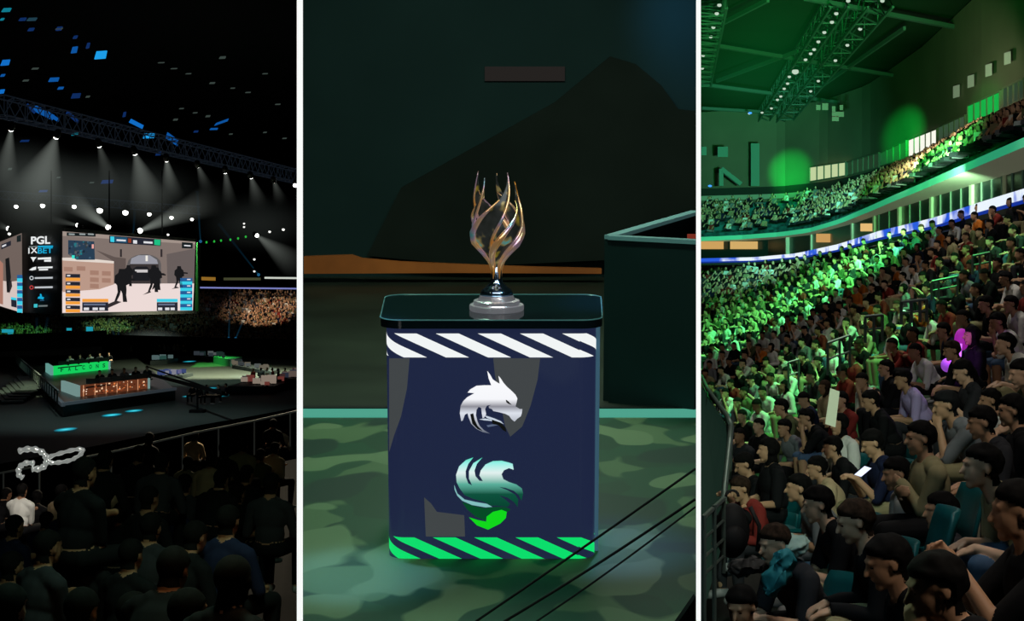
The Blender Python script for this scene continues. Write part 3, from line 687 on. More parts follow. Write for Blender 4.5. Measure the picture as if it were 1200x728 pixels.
pc([(352,98),(720,125),(718,172),(352,150)], hd, 0.2); pc([(360,104),(388,106),(388,145),(360,142)], cy, 0.24); pc([(392,106),(480,112),(480,150),(392,146)], E('hud_teal', (30,80,110)), 0.22)
pc([(672,125),(716,128),(714,168),(672,164)], E('hud_green', (30,190,130)), 0.24); pc([(486,118),(508,120),(508,150),(486,148)], E('hud_red', (150,60,36)), 0.24); pc([(522,130),(550,132),(550,156),(522,154)], wt, 0.24); pc([(596,138),(660,142),(660,156),(596,152)], wt, 0.24); pc([(404,124),(470,128),(470,140),(404,136)], wt, 0.24)
pc([(868,145),(946,150),(944,190),(868,188)], E('hud_black', (20,30,32)), 0.2); pc([(884,164),(930,167),(930,176),(884,173)], wt, 0.24)
pc([(50,75),(255,85),(255,106),(50,100)], E('hud_black', (20,30,32)), 0.2)
for x in (64, 140, 200): pc([(x,82),(x+42,84),(x+42,95),(x,93)], E('hud_grey', (150,160,160)), 0.24)
pc([(60,130),(245,140),(250,270),(120,270),(60,230)], E('map', (40,62,82)), 0.2)
rr2 = random.Random(3)
for _ in range(46):
    x = rr2.uniform(62,232); y = rr2.uniform(135,250); s = rr2.uniform(6,18); c = rr2.choice([(28,40,56),(62,92,112),(90,90,96),(30,120,130),(50,60,60)]); pc([(x,y),(x+s,y),(x+s,y+s),(x,y+s)], E('map%d' % c[0], c), 0.22)
pc([(86,238),(106,238),(106,262),(86,262)], E('hud_green2', (60,230,210)), 0.26); pc([(228,160),(242,160),(242,190),(228,190)], E('hud_pink', (240,170,160)), 0.26)
o = rel(mb.build('screen_image')); o['label'] = 'bright picture of soldiers in a sandstone alley with score panels'
# edges of the screen
mb = MB(); 
def fe(a, b): mb.bar(fp(*a, 0.1), fp(*b, 0.1), 0.35, 0.35)
fe((73,269),(229.5,281.8)); fe((72.8,369),(228,365.6)); rel(mb.build('screen_frame', mat('grey_edge', (0.1,0.1,0.1), 0.5)))
# left face image
nL = (cor_t[1]-cor_t[0]).cross(cor_b[0]-cor_t[0]).normalized()
if nL.y > 0: nL = -nL
FL = cor_t[1]+nL*0.15
fl = lambda px, py, off=0.0: on_plane(px, py, FL+nL*off, nL)
mb, q, p = drawer(fl); c2 = lambda x, y: (x/5.6, 250+y/5.6)
def pl(pts, m, o): p([c2(*t) for t in pts], m, o)
pl([(-60,212),(143,130),(148,655),(-60,590)], E('lwall', (112,98,92)), 0.0); pl([(-60,430),(60,450),(146,440),(148,655),(-60,590)], E('ground2', (214,196,190)), 0.05)
pl([(-10,300),(20,330),(20,600),(-10,590)], E('lblock', (170,120,104)), 0.08)
pl([(35,300),(60,290),(72,420),(60,520),(45,520),(40,420)], E('soldier', (26,26,28)), 0.12); pl([(60,450),(75,440),(80,480),(60,530)], shd, 0.12)
pl([(8,205),(72,180),(72,210),(8,238)], hd, 0.1); pl([(14,212),(40,202),(40,212),(14,224)], wt, 0.14); pl([(110,150),(138,140),(138,185),(110,190)], E('hud_black', (20,30,32)), 0.1)
for k in range(5): y = 405+k*50; pl([(112,y),(146,y),(147,y+22),(112,y+22)], bl, 0.1); pl([(112,y+22),(147,y+22),(147,y+48),(112,y+46)], cy, 0.1)
pl([(72,550),(108,556),(110,620),(74,612)], hd, 0.1); pl([(72,550),(108,556),(108,572),(72,566)], cy, 0.14)
rel(mb.build('side_screen_image'))
# sponsor face : lettering and small marks
nS = (cor_t[2]-cor_t[1]).cross(cor_b[1]-cor_t[1]).normalized()
if nS.y > 0: nS = -nS
FS = cor_t[1]+nS*0.15
fs_ = lambda px, py, off=0.0: on_plane(px, py, FS+nS*off, nS)
def text3(txt, tl, tr_, bl_, fpx, m, parent, name, off=0.12, bold=0.0, sx=1.0):
    c = bpy.data.curves.new(name, 'FONT'); c.body = txt; c.size = 1; c.offset = bold
    o = bpy.data.objects.new(name, c); C.objects.link(o)
    dg = bpy.context.evaluated_depsgraph_get(); dg.update(); me = bpy.data.meshes.new_from_object(o.evaluated_get(dg)); bpy.data.objects.remove(o); bpy.data.curves.remove(c)
    xs = [v.co.x for v in me.vertices]; ys = [v.co.y for v in me.vertices]; x0, x1, y0, y1 = min(xs), max(xs), min(ys), max(ys)
    for v in me.vertices:
        u = (v.co.x-x0)/(x1-x0); t = 1-(v.co.y-y0)/(y1-y0)
        px = tl[0]+(tr_[0]-tl[0])*u+(bl_[0]-tl[0])*t; py = tl[1]+(tr_[1]-tl[1])*u+(bl_[1]-tl[1])*t
        v.co = fpx(px, py, off)
    me.materials.clear(); me.materials.append(m); o = bpy.data.objects.new(name, me); C.objects.link(o); return o
wl = emi('letter_white', (235,238,238)); cyl = emi('letter_cyan', (20,170,215))
def st(t, x0, y0, x1, y1, m, bold=0.0): 
    a = c2(x0, y0); b = c2(x1, y0-4); c_ = c2(x0, y1); return rel(text3(t, a, b, c_, fs_, m, sb, 'lettering', 0.2, bold))
st('PGL', 203, 153, 330, 205, wl, 0.03); st('1X', 186, 228, 246, 265, wl, 0.02); st('BET', 248, 228, 345, 265, cyl, 0.015)
mb, q, p = drawer(fs_)
def ps(pts, m, o=0.2): p([c2(*t) for t in pts], m, o)
ps([(190,216),(246,214),(246,222),(190,224)], emi('lt_grey', (110,120,120))); ps([(248,214),(348,212),(348,222),(248,224)], cyl)
ps([(200,288),(240,288),(228,302),(218,320),(210,302)], wl); ps([(248,292),(335,288),(335,302),(248,304)], wl); ps([(290,306),(335,304),(335,318),(290,318)], wl)
ps([(190,372),(215,356),(238,350),(236,370),(210,376)], wl); ps([(248,352),(345,349),(345,360),(248,362)], wl); ps([(255,366),(315,364),(315,374),(255,376)], wl)
for y, c_ in ((425, (200,205,210)), (487, (190,60,60))):
    m_ = emi('ring%d' % y, c_); ring = []
    for k in range(12):
        a = 2*PI*k/12; b = 2*PI*(k+1)/12; R1, R2 = 14, 8; ps([(207+R1*math.cos(a), y+R1*math.sin(a)),(207+R1*math.cos(b), y+R1*math.sin(b)),(207+R2*math.cos(b), y+R2*math.sin(b)),(207+R2*math.cos(a), y+R2*math.sin(a))], m_)
    ps([(228,y-5),(346,y-8),(346,y+4),(228,y+6)], emi('lt2', (190,195,200)))
ps([(262,528),(272,530),(276,548),(290,552),(284,566),(262,562),(246,560),(252,548),(262,546)], cyl); ps([(262,570),(290,569),(290,575),(262,576)], emi('lt_cy', (40,90,120)))
ps([(222,596),(246,595),(246,618),(222,619)], emi('tealy', (60,190,200))); ps([(252,604),(312,602),(312,612),(252,614)], emi('lt_grey', (110,120,120)))
rel(mb.build('sponsor_marks'))
mb = MB(); nR = (cor_t[4]-cor_t[3]).cross(cor_b[3]-cor_t[3]).normalized(); nR = -nR if nR.y > 0 else nR
FR_ = cor_t[3]+nR*0.15
fr_ = lambda px, py, off=0.2: on_plane(px, py, FR_+nR*off, nR)
for y, h, c_ in ((292,8,(170,175,178)),(302,6,(60,110,160)),(311,6,(150,160,165)),(320,3,(140,140,140)),(329,3,(130,130,130)),(339,4,(110,110,115)),(347,5,(24,60,110)),(356,4,(70,80,90))):
    mb.add([fr_(230.8,y), fr_(233.6,y+0.4), fr_(233.6,y+h), fr_(230.8,y+h)], [(0,1,2,3)], emi('rm%d' % y, c_))
rel(mb.build('side_marks'))
mb = MB()
for px in (60, 128, 190): mb.bar(U(px, 268 if px < 80 else 275, 170), U(px, 200, 170), 0.12, 0.12)
rel(mb.build('hanging_cables', mat('cable_grey', (0.03,0.03,0.03), 0.7)))
# ---- stage lamps on trusses
lampE = emi('lamp_white', (255,255,250), 6.0); body_m = mat('lamp_body', (0.01,0.01,0.01), 0.6)
def vol(name, col, k, L, r0=0.0, r1=0.0):  # lit beam put in as a glowing volume fading from the lens
    m = bpy.data.materials.new(name); m.use_nodes = True; nt = m.node_tree; nt.nodes.clear()
    out = nt.nodes.new('ShaderNodeOutputMaterial'); em = nt.nodes.new('ShaderNodeEmission'); em.inputs[0].default_value = (*col, 1)
    tc = nt.nodes.new('ShaderNodeTexCoord'); sp = nt.nodes.new('ShaderNodeSeparateXYZ'); nt.links.new(tc.outputs['Object'], sp.inputs[0])
    def M(op, a, b_=None):
        x = nt.nodes.new('ShaderNodeMath'); x.operation = op; x.use_clamp = False
        for i, v in enumerate((a, b_)):
            if v is None: continue
            if isinstance(v, (int, float)): x.inputs[i].default_value = v
            else: nt.links.new(v, x.inputs[i])
        return x.outputs[0]
    t = M('DIVIDE', sp.outputs['Z'], L)                      # 0 at the lens, 1 at the far end
    f = M('MULTIPLY', M('POWER', M('MAXIMUM', M('SUBTRACT', 1.0, t), 0.0), 1.5), k)
    f = M('DIVIDE', f, M('ADD', t, 0.10))
    if r1 > 0:
        q1_ = M('ADD', M('MULTIPLY', sp.outputs['X'], sp.outputs['X']), M('MULTIPLY', sp.outputs['Y'], sp.outputs['Y']))
        rr_ = M('ADD', r0, M('MULTIPLY', t, r1-r0)); f = M('MULTIPLY', f, M('MAXIMUM', M('SUBTRACT', 1.0, M('DIVIDE', q1_, M('MULTIPLY', rr_, rr_))), 0.0))
    nt.links.new(f, em.inputs[1]); nt.links.new(em.outputs[0], out.inputs['Volume']); return m
def lamp(px, py, d, pr=4.2, beam=None, label='', k=1.0, col=(0.9,1.0,0.9), strength=6.0, group='white stage lamps in rows on the trusses'):
    r = pr/F*d; pos = U(px, py, d); t = empty('stage_lamp', pos); tag(t, label, 'stage light', group)
    aim = Vector((0,-0.6,-1)).normalized() if beam is None else (U(beam[0], beam[1], d+beam[3])-pos).normalized()
    Q = aim.to_track_quat('Z', 'Y').to_matrix()
    mb = MB(); mb.lathe([(r*0.7,-r*2.2),(r*0.95,-r*1.6),(r*1.0,-r*0.1)], 12); mb.v = [Q @ Vector(v) for v in mb.v]; mb.build('lamp_body', body_m, t, True)
    mb = MB(); mb.ell((0,0,0), (r*0.80,)*3, None, 12, 8); mb.build('lens', emi('lamp_white_%g' % strength, (255,255,248), strength), t, True)
    if beam:
        tip = U(beam[0], beam[1], d+beam[3]); L = (tip-pos).length; R1 = beam[2]/F*d
        mb = MB(); n = 20; mb.lathe([(r*0.5,0.0),(R1,L)], n); o = mb.build('light_beam', vol('haze_beam', col, 0.011*k*(12/R1)*0.6, L, r*0.5, R1), t); o.rotation_euler = Q.to_euler()
    return t
row1 = [(13,151),(66,160),(116,170),(158,179),(195,187),(232,194),(264,201),(294,207),(321,212),(346,217)]
beams1 = {0:(2,240,26,6,0.8),1:(20,290,70,8,1.3),2:(132,225,18,5,0.35),3:(185,268,42,8,1.0),4:(203,240,20,6,0.8),5:(244,226,12,5,0.35),6:(270,245,13,5,0.45),7:(305,245,16,5,0.5),8:(330,240,12,5,0.3)}
ordn = ['first','second','third','fourth','fifth','sixth','seventh','eighth','ninth','tenth','eleventh','twelfth','thirteenth','fourteenth']
for i, (x, y) in enumerate(row1):
    d = 13.7*F/(HZ-y); b = beams1.get(i); lamp(x, y, d, 4.4-i*0.13, b[:4] if b else None, 'white lamp on the upper truss, %s from the left' % ordn[i], b[4] if b else 1)
row2 = [(19,242),(50,241),(87,242),(117,246.5),(147,249),(175,251),(201,255),(225,257)]
for i, (x, y) in enumerate(row2): lamp(x, y, 240, (3.2,3.6,3.4,4.6,4.4,3.2,3,2.6)[i], None, 'white lamp on the lower truss above the scoreboard, %s from the left' % ordn[i], strength=3.0)
for i, (x, y, pr, bm) in enumerate(((127,266.5,4,(70,225,20,-10)), (164,270.5,4,(262,228,24,-10)), (91,264,3,(50,255,8,0)), (301,276,3,(356,318,24,-6)), (10,268,3.4,(-6,262,8,0)))):
    lamp(x, y, 200, pr, bm, 'white spotlight throwing a beam ' + ('up to the left from above the screen', 'up to the right from above the screen', 'leftwards over the sponsor face', 'down to the right beside the dark far stand', 'at the left edge beside the side screen')[i], (1.5,1.3,0.5,1.0,0.6)[i], strength=5.0, group='spotlights around the scoreboard')
for i, (x, y, pr) in enumerate(((286,266,1.6),(316,271.5,2),(332,269,2.2),(298,304,1.8),(298,318,1.7),(286,262,1.5),(197,275,2),(11,274,2.5))):
    lamp(x, y, 230, pr, None, 'small pale lamp hanging in the dark %s' % ('right of the screen, highest of a pair','right of the screen near the beam','at the far right end','over the ribbon lights, upper','over the ribbon lights, lower','right of the screen, top','just above the screen top edge','left of the sponsor face')[i], strength=1.2, group='small far lamps')
# trusses
tm = mat('truss_metal', s2l((26,32,36)), 0.5, 0.3, em=s2l((20,26,34)), es=0.6)  # faint glow put in to keep the trusses visible
def truss(P, Q, h, wd, n, label, name='lighting_truss', m=tm, th=0.16, parent=None):
    mb = MB(); d = (Q-P); u = Vector((0,0,1)); s = d.cross(u).normalized()
    ch = [P+s*a*wd+u*b*h for a, b in ((-0.5,-0.5),(0.5,-0.5),(0.5,0.5),(-0.5,0.5))]
    for c in ch: mb.bar(c, c+d, th, th)
    for i in range(n):
        a, b = i/n, (i+1)/n
        for k in range(4): mb.bar(ch[k]+d*a, ch[(k+1) % 4]+d*(b if i % 2 else a), th*0.6, th*0.6); mb.bar(ch[k]+d*a, ch[(k+1) % 4]+d*b, th*0.6, th*0.6)
    return tag(mb.build(name, m), label, 'truss')
truss(U(-6,123,124), U(351,208,205), 1.6, 1.6, 46, 'long lattice truss above the row of bright lamps', th=0.10)
truss(U(-6,228,240), U(235,247,245), 1.2, 1.2, 30, 'lower lattice truss carrying lamps above the scoreboard', th=0.08)
# panels under the roof; their blue glints are put in as glow
BP = [(6,11,9,6,1,0),(1,22,3,4,1,0),(36,22,10,5,0,0),(25,22,7,5,2,0),(35,34,6,5,2,0),(68,33,6,6,2,0),(86,58,6,9,3,0),(117,64,13,11,5,0),(5,73,9,8,4,0),(2,88,4,4,3,0),(62,93,11,6,3,0),(70,103,6,4,3,0),(88,112,10,7,2,0),(1,107,5,6,4,0),(29,94,6,3,6,0),(40,80,7,3,6,0),(102,53,3,8,2,0),(87,43,4,5,2,0),
      (159,145,16,5,4,8),(174,159,13,7,5,0),(201,163,14,8,3,10),(259,143,16,4,3,-5),(250,151,9,3,3,0),(229,154,5,3,2,0),(87,157,7,4,1,0),(185,180,6,5,2,0),(28,165,10,3,2,0),(125,213,14,5,2,0),(50,224,10,3,2,0),(50,132,24,7,3,12),(60,136,16,4,3,10),(35,127,10,3,2,10),(84,137,14,4,2,12),(145,134,3,7,2,0),(68,33,7,3,6,0),(260,67,7,4,6,0),(248,97,6,3,6,0),(290,108,6,2,6,0),(310,86,6,2,6,0),(325,122,6,2,6,0),(212,127,5,2,6,0),(228,132,5,2,6,0),(243,136,5,3,6,0),(205,140,5,3,6,0),(188,73,7,2,6,0),(203,80,7,2,6,0),(220,86,6,2,6,0),(272,103,5,2,6,0),(102,113,4,3,6,0),(310,155,4,2,6,0),(333,162,5,2,6,0),(270,157,4,2,6,0),(11,198,4,3,6,0),(68,208,4,2,6,0),(107,214,5,2,6,0)]
bc = {1:(14,120,140),0:(30,60,74),2:(14,42,92),3:(14,84,160),4:(18,110,200),5:(30,160,236),6:(54,64,60)}
for i, (x, y, a, b, c, sl) in enumerate(BP):
    d = 18*F/(HZ-y) if y < 240 else 200
    mb = MB(); wv = a/F*d/2; hv = b/F*d/2; sh = sl/F*d/2
    p0 = U(x, y, d); pts = [Vector((-wv,-0.05,-hv+sh)), Vector((wv*0.9,0,-hv*0.8-sh)), Vector((wv,0.3,hv-sh)), Vector((-wv*0.8,0.3,hv*0.85+sh))]
    mb.hexa([q_ for q_ in pts], [q_+Vector((0,0.25,0.02)) for q_ in pts])
    o = mb.build('ceiling_panel', emi('panel_%d' % c, bc[c], 1.0 if c < 3 or c == 6 else 0.95)); o.location = p0
    cn = {1:'teal',0:'slate blue',2:'deep navy',3:'mid blue',4:'strong blue',5:'bright sky blue',6:'dim grey'}[c]
    tag(o, '%s lit panel hanging under the dark arena roof %s' % (cn, 'at the upper left' if x < 130 and y < 120 else 'beside the truss' if y > 120 and x < 350 and y < 200 else 'low behind the beams' if y >= 200 else 'towards the right'), 'ceiling panel', 'lit panels under the arena roof '+('upper left' if x < 130 and y < 120 else 'by the truss' if y > 120 and y < 200 else 'low' if y >= 200 else 'right'))
    fixn(o)
# ---- far stands with ribbon lights
def sheet(rows, name, m, kind='structure', flip=False):
    n = len(rows[0]); mb = MB(); mb.add([p for r_ in rows for p in r_], [(i*n+j, i*n+j+1, (i+1)*n+j+1, (i+1)*n+j) for i in range(len(rows)-1) for j in range(n-1)])
    o = mb.build(name, m, None, False)
    if kind: o['kind'] = kind
    return o
stm = mat('stand_dark', s2l((20,26,24)), 0.9, spec=0.05)
dn_ = Vector((0,0,-2.6)); sheet([[U(x, 402, 262)+dn_ for x in range(-10, 351, 20)], [U(x, 335, 300)+dn_ for x in range(-10, 351, 20)]], 'floor_far_stand', stm)
def ribbon(px0, py0, px1, py1, h, d, m, label, name='ribbon_display'):
    mb = MB(); q_ = [U(px0, py0, d), U(px1, py1, d), U(px1, py1+h, d), U(px0, py0+h, d)]
    mb.hexa([Vector((0,0.5,0))+p_ for p_ in q_], q_); o = fixn(mb.build(name, m)); return tag(o, label, 'display')
ribbon(232,336.2,350.5,337.5,1.8,286, emi('ribbon_violet', (120,126,190)), 'thin violet ribbon display across the far stand')
ribbon(310,324.5,350.5,325.0,2.2,290, emi('ribbon_white', (200,205,196)), 'white lit ribbon segment high on the far stand at the right')
ribbon(236,324.5,252,325,4.0,290, emi('ribbon_gold', (140,100,36)), 'gold lit advert on the far stand beside the scoreboard')
ribbon(262,325.5,305,325.5,3.0,290, emi('ribbon_dim', (64,66,44)), 'dim olive lit advert on the far stand')
for i, (x, y) in enumerate(((242,284),(251,283),(259,282),(270,281),(279,279.5),(288,277.5))):
    mb = MB(); mb.ell((0,0,0), (0.16,0.16,0.2), None, 8, 6); o = mb.build('green_lamp', emi('green_pt', (40,180,60))); o.location = U(x, y, 250); tag(o, 'tiny green lamp in a line right of the scoreboard', 'lamp', 'green lamps right of the scoreboard')
# mini spectators
ICO = None
def crowd_mesh(name, pts, label, group=None, shirt=None, em=0.0):
    """pts: (position of the head, scale, yaw, rgb shirt, rgb skin, rgb hair)"""
    t = MB(); 
    t.ell((0,0.03,0.0), (0.075,0.085,0.115), None, 6, 5); t.ell((0,-0.015,0.03), (0.088,0.098,0.10), None, 6, 5)
    t.hexa([Vector((-0.17,-0.12,-0.62)), Vector((0.17,-0.12,-0.62)), Vector((0.17,0.1,-0.60)), Vector((-0.17,0.1,-0.60))], [Vector((-0.21,-0.06,-0.20)), Vector((0.21,-0.06,-0.20)), Vector((0.17,0.09,-0.16)), Vector((-0.17,0.09,-0.16))])
    t.hexa([Vector((-0.2,-0.1,-0.78)), Vector((0.2,-0.1,-0.78)), Vector((0.2,0.45,-0.76)), Vector((-0.2,0.45,-0.76))], [Vector((-0.17,-0.1,-0.6)), Vector((0.17,-0.1,-0.6)), Vector((0.19,0.42,-0.6)), Vector((-0.19,0.42,-0.6))])
    for s in (-1, 1): t.hexa([Vector((s*0.17,-0.05,-0.25)), Vector((s*0.25,-0.05,-0.25)), Vector((s*0.25,0.05,-0.27)), Vector((s*0.17,0.05,-0.27))], [Vector((s*0.15,0.25,-0.56)), Vector((s*0.21,0.25,-0.56)), Vector((s*0.21,0.30,-0.50)), Vector((s*0.15,0.30,-0.50))])
    tv = np.array(t.v); nvt = len(tv); nh = 26
    def cls(f):
        i = min(f)
        if i < nh: return 1
        if i < 2*nh: return 2
        if i < 2*nh+8: return 0
        if i < 2*nh+16: return 3
        return 1
    fc = [cls(f) for f in t.f]
    N = len(pts); Vv = np.empty((N, nvt, 3)); 
    for i, (p_, s, yaw, *_c) in enumerate(pts):
        a = math.radians(yaw); R_ = np.array([[math.cos(a),-math.sin(a),0],[math.sin(a),math.cos(a),0],[0,0,1]]); Vv[i] = (tv*s) @ R_.T+np.array(p_)
    faces = []; cols = []
    for i, pt in enumerate(pts):
        o_ = i*nvt; cs = (pt[3], pt[4], pt[5], pt[6])
        for f, c in zip(t.f, fc): faces.append([k+o_ for k in f]); cols += [(*cs[c], 1.0)]*len(f)
    me = bpy.data.meshes.new(name); me.from_pydata(Vv.reshape(-1, 3).tolist(), [], faces)
    ca = me.color_attributes.new('col', 'FLOAT_COLOR', 'CORNER'); ca.data.foreach_set('color', np.array(cols, np.float32).ravel())
    mk = 'crowd_%g' % em
    if mk not in MATS:
        m = bpy.data.materials.new(mk); m.use_nodes = True; nt = m.node_tree; b = nt.nodes['Principled BSDF']; b.inputs['Roughness'].default_value = 0.85; b.inputs['Specular IOR Level'].default_value = 0.1
        at = nt.nodes.new('ShaderNodeAttribute'); at.attribute_name = 'col'; nt.links.new(at.outputs['Color'], b.inputs['Base Color'])
        if em: nt.links.new(at.outputs['Color'], b.inputs['Emission Color']); b.inputs['Emission Strength'].default_value = em
        MATS[mk] = m
    me.materials.append(MATS[mk]); o = bpy.data.objects.new(name, me); C.objects.link(o)
    return tag(o, label, 'crowd', group, 'stuff')
SHC = [s2l(c) for c in ((225,222,215),(225,222,215),(24,24,26),(24,24,26),(40,40,46),(120,122,126),(60,60,64),(86,90,60),(150,140,105),(28,34,60),(190,165,130),(130,45,40))]
SKC = [s2l(c) for c in ((214,170,140),(190,145,112))]
HC = [s2l((20,17,15)), s2l((50,36,26))]
def cpt(p_, s=1.0, yaw=0, bright=1.0):
    k = lambda c: tuple(min(1, v*bright) for v in c)
    return (p_, s, yaw, k(rnd.choice(SHC)), k(rnd.choice(SKC)), rnd.choice(HC), k(rnd.choice(SHC[2:6])))
pts = []
for _ in range(2600):
    x = rnd.uniform(-4, 349); t = rnd.random(); y = 340+58*t; d = 300-38*t
    if 75 < x < 225 and y < 362: continue
    if 20 < x < 75 and y < 366: continue
    if x < 20 and y < 350: continue
    pts.append(cpt(U(x, y, d), rnd.uniform(1.7,2.4), 180+rnd.uniform(-20, 20)))
crowd_mesh('far_spectators', pts, 'distant spectators filling the far stand behind the hanging scoreboard')
# lighting of the far stand
spot((-45,215,12), U(312,362,280), 2.0, (1.0,0.78,0.55), 9, 0.5, 0.5, 'stand_warm')
spot((-60,215,12), U(300,345,285), 0.8, (1.0,0.85,0.65), 13, 0.7, 0.5, 'stand_warm_soft')
spot((-62,246,16), U(30,384,268), 1.5, (0.12,1.0,0.25), 14, 0.8, 0.5, 'stand_green')
spot((-58,246,16), U(130,378,272), 1.4, (0.3,1.0,0.4), 15, 0.8, 0.5, 'stand_green_mid')
spot((-56,246,14), U(180,370,275), 0.10, (0.5,1.0,0.8), 40, 1.0, 0.5, 'stand_fill')
for i, (x, y, a, b) in enumerate(((9,388,14,4),(81,386,6,3),(105,386,8,6),(12,392,6,3))):
    mb = MB(); d = 258; mb.hexa([U(x-a/2,y+b/2,d), U(x+a/2,y+b/2,d), U(x+a/2,y+b/2,d+0.3), U(x-a/2,y+b/2,d+0.3)], [U(x-a/2,y-b/2,d), U(x+a/2,y-b/2,d), U(x+a/2,y-b/2,d+0.3), U(x-a/2,y-b/2,d+0.3)]); tag(fixn(mb.build('cyan_screen', emi('cyan_s', (28,150,170)))), 'small cyan lit display in the far stand, %s' % ('widest at the left edge','narrow one left of the arena centre','tall one under the scoreboard','lowest at the left edge')[i], 'display')
# blue light columns rising from floor fixtures
bcol = mat('blue_tube_unused', (0,0,0))
for i, (x0, y0, x1, y1) in enumerate(((43,406,43,372),(50,405,56,372),(136,400,128,375),(139,400,139,372),(268,397,270,340),(276,397,296,350),(303,322,256,262),(235,283,231,224),(156,280,158,245))):
    a = U(x0, y0, 245); b = U(x1, y1, 245); L = (b-a).length
    t = empty('beam_fixture', a); tag(t, 'slim blue light beam %s' % ('leftmost of the pair at far left','right of the pair at far left','slanting below the scoreboard','upright below the scoreboard','upright in the far right stand','slanting in the far right stand','long diagonal right of the scoreboard','upright at the scoreboard right corner','upright above the scoreboard')[i], 'light beam', 'thin blue beams')
    mb = MB(); mb.ell((0,0,0), (0.25,0.25,0.25), None, 10, 6); mb.build('lens', emi('pt_blue', (30,90,130)), t, True)
    mb = MB(); mb.lathe([(0.10,0.0),(0.28,L)], 10); o = mb.build('light_beam', vol('blue_haze', (0.03,0.30,0.55), 0.045, L*1.5), t); o.rotation_euler = (b-a).to_track_quat('Z', 'Y').to_euler()
# ---- player stage
stage_top = -HF+0.85
def Tz(px, py, z=0.85): return G(px, py, z)
stg = empty('player_stage', Tz(73,475)); tag(stg, 'raised dark square player stage in the middle of the arena floor', 'stage')
def srel(o, par=None): o.location = -Vector(stg.location); o.parent = stg; return o
c4 = [Tz(74,474.5), Tz(205.5,456.5), Tz(158,418), Tz(22,426)]
mb = MB(); mb.hexa([Vector((p_.x, p_.y, -HF)) for p_ in c4], c4); srel(mb.build('platform', mat('stage_black', s2l((32,38,36)), 0.35, spec=0.3)))
mb = MB(); mb.bar(c4[0]+Vector((0,0,0.05)), c4[1]+Vector((0,0,0.05)), 0.22, 0.22); mb.bar(c4[0], c4[3], 0.25, 0.25); srel(mb.build('edge_strip', mat('edge_grey', s2l((110,120,128)), 0.5, em=s2l((58,66,72)), es=0.5)))
mb = MB()
for i in range(24):
    p_ = c4[3].lerp(c4[0], (i+0.5)/24); mb.bar(p_+Vector((-0.3,0,0)), p_+Vector((-0.3,0,0.9)), 0.12, 0.12)
mb.bar(c4[3]+Vector((-0.3,0,0.9)), c4[0]+Vector((-0.3,0,0.9)), 0.12, 0.12); srel(mb.build('railing', mat('rail_pale', s2l((120,130,130)), 0.5)))
mb = MB()
for i in range(7):
    a = Tz(30-i*4.2, 442+i*3.2, 0.75-i*0.1); b = Tz(40-i*4.2, 452+i*3.2, 0.75-i*0.1); mb.bar(a, b, 1.6, 0.12)
srel(mb.build('stairs', mat('stair_grey', s2l((60,70,70)), 0.6)))
# desks
def desk(name, label, fl_, fr2, ht_px, back_dx, m_front, m_side, btop):
    """fl_, fr2: bottom-left / bottom-right pixel of the front face on the stage top"""
    A0 = Tz(*fl_); B0 = Tz(*fr2); h = ht_px/F*A0.y; t = empty(name, A0); tag(t, label, 'desk')
    hB = h
    Bk = Vector((back_dx, 7.0, 0)); b_ = [A0, B0, B0+Bk, A0+Bk]; b_ = [p_-A0 for p_ in b_]
    up = Vector((0,0,h))
    def wall(P_, Q_, th, mm, nm):
        d_ = (Q_-P_).normalized(); nn = Vector((-d_.y, d_.x, 0))*th; c_ = [P_, Q_, Q_+nn, P_+nn]; mb = MB(); mb.hexa(c_, [q_+up for q_ in c_]); return mb.build(nm, mm, t)
    wall(b_[0], b_[1], 0.25, m_front, 'front_panel'); wall(b_[3], b_[0], -0.25, m_side, 'side_panel'); wall(b_[2], b_[1], 0.2, m_side, 'end_panel')
    mb = MB(); c_ = [b_[0]+Vector((0.3,0.4,h*0.72)), b_[1]+Vector((-0.2,0.4,h*0.72)), b_[1]+Vector((-0.2,2.6,h*0.72)), b_[0]+Vector((0.3,2.6,h*0.72))]; mb.hexa(c_, [q_+Vector((0,0,0.1)) for q_ in c_]); mb.build('desk_top', mat('desk_top_m', (0.03,0.03,0.03), 0.4), t)
    return t, A0, B0, h
gm = emi('desk_green', (20,206,92))
t, A0, B0, h = desk('green_player_desk', 'bright green lit long player desk with FALCONS lettering', (62.5,440), (127,433), 10.6, -2.6, gm, emi('desk_teal', (96,150,142)), None)
ux = (B0-A0)/7.3; dnn = (B0-A0).normalized(); nn = Vector((dnn.y, -dnn.x, 0))
for i, ch in enumerate('FALCONS'):
    cen = A0+ux*(0.98+i*0.93)
    o = text3(ch, (0,0), (1,0), (0,1), lambda u, v, off=0, c=cen: c+ux*(u-0.5)*0.36+Vector((0,0,h*(0.30+0.48*(1-v))))+nn*0.08, emi('letter_dark', (6,70,40)), None, 'lettering', 0, 0.03)
    o.location = -A0; o.parent = t
t2, A1, B1, h1 = desk('orange_player_desk', 'orange lit player desk with bright graphics at the front of the stage', (94,465), (173,455.5), 13, -3.2, emi('desk_orange_dark', (96,50,30)), emi('desk_teal2', (110,140,136)), None)
ux1 = (B1-A1); dn1 = ux1.normalized(); n1 = Vector((dn1.y, -dn1.x, 0)); mb = MB(); r3 = random.Random(5)
for i in range(70):
    u = r3.random()*0.97; v = r3.random()*0.85+0.05; ww = r3.uniform(0.008,0.03); hh = r3.uniform(0.05,0.16)
    c_ = A1+ux1*u+Vector((0,0,h1*v))+n1*(0.05+0.002*i)-A1; col = r3.choice([(230,130,70),(150,74,40),(245,200,160),(210,110,60),(60,26,18),(120,60,34),(250,220,190)] if u > 0.12 else [(245,215,190),(220,170,140),(120,60,34)])
    mb.add([c_, c_+ux1*ww, c_+ux1*ww+Vector((0,0,h1*hh)), c_+Vector((0,0,h1*hh))], [(0,1,2,3)], emi('g%d' % col[1], col))
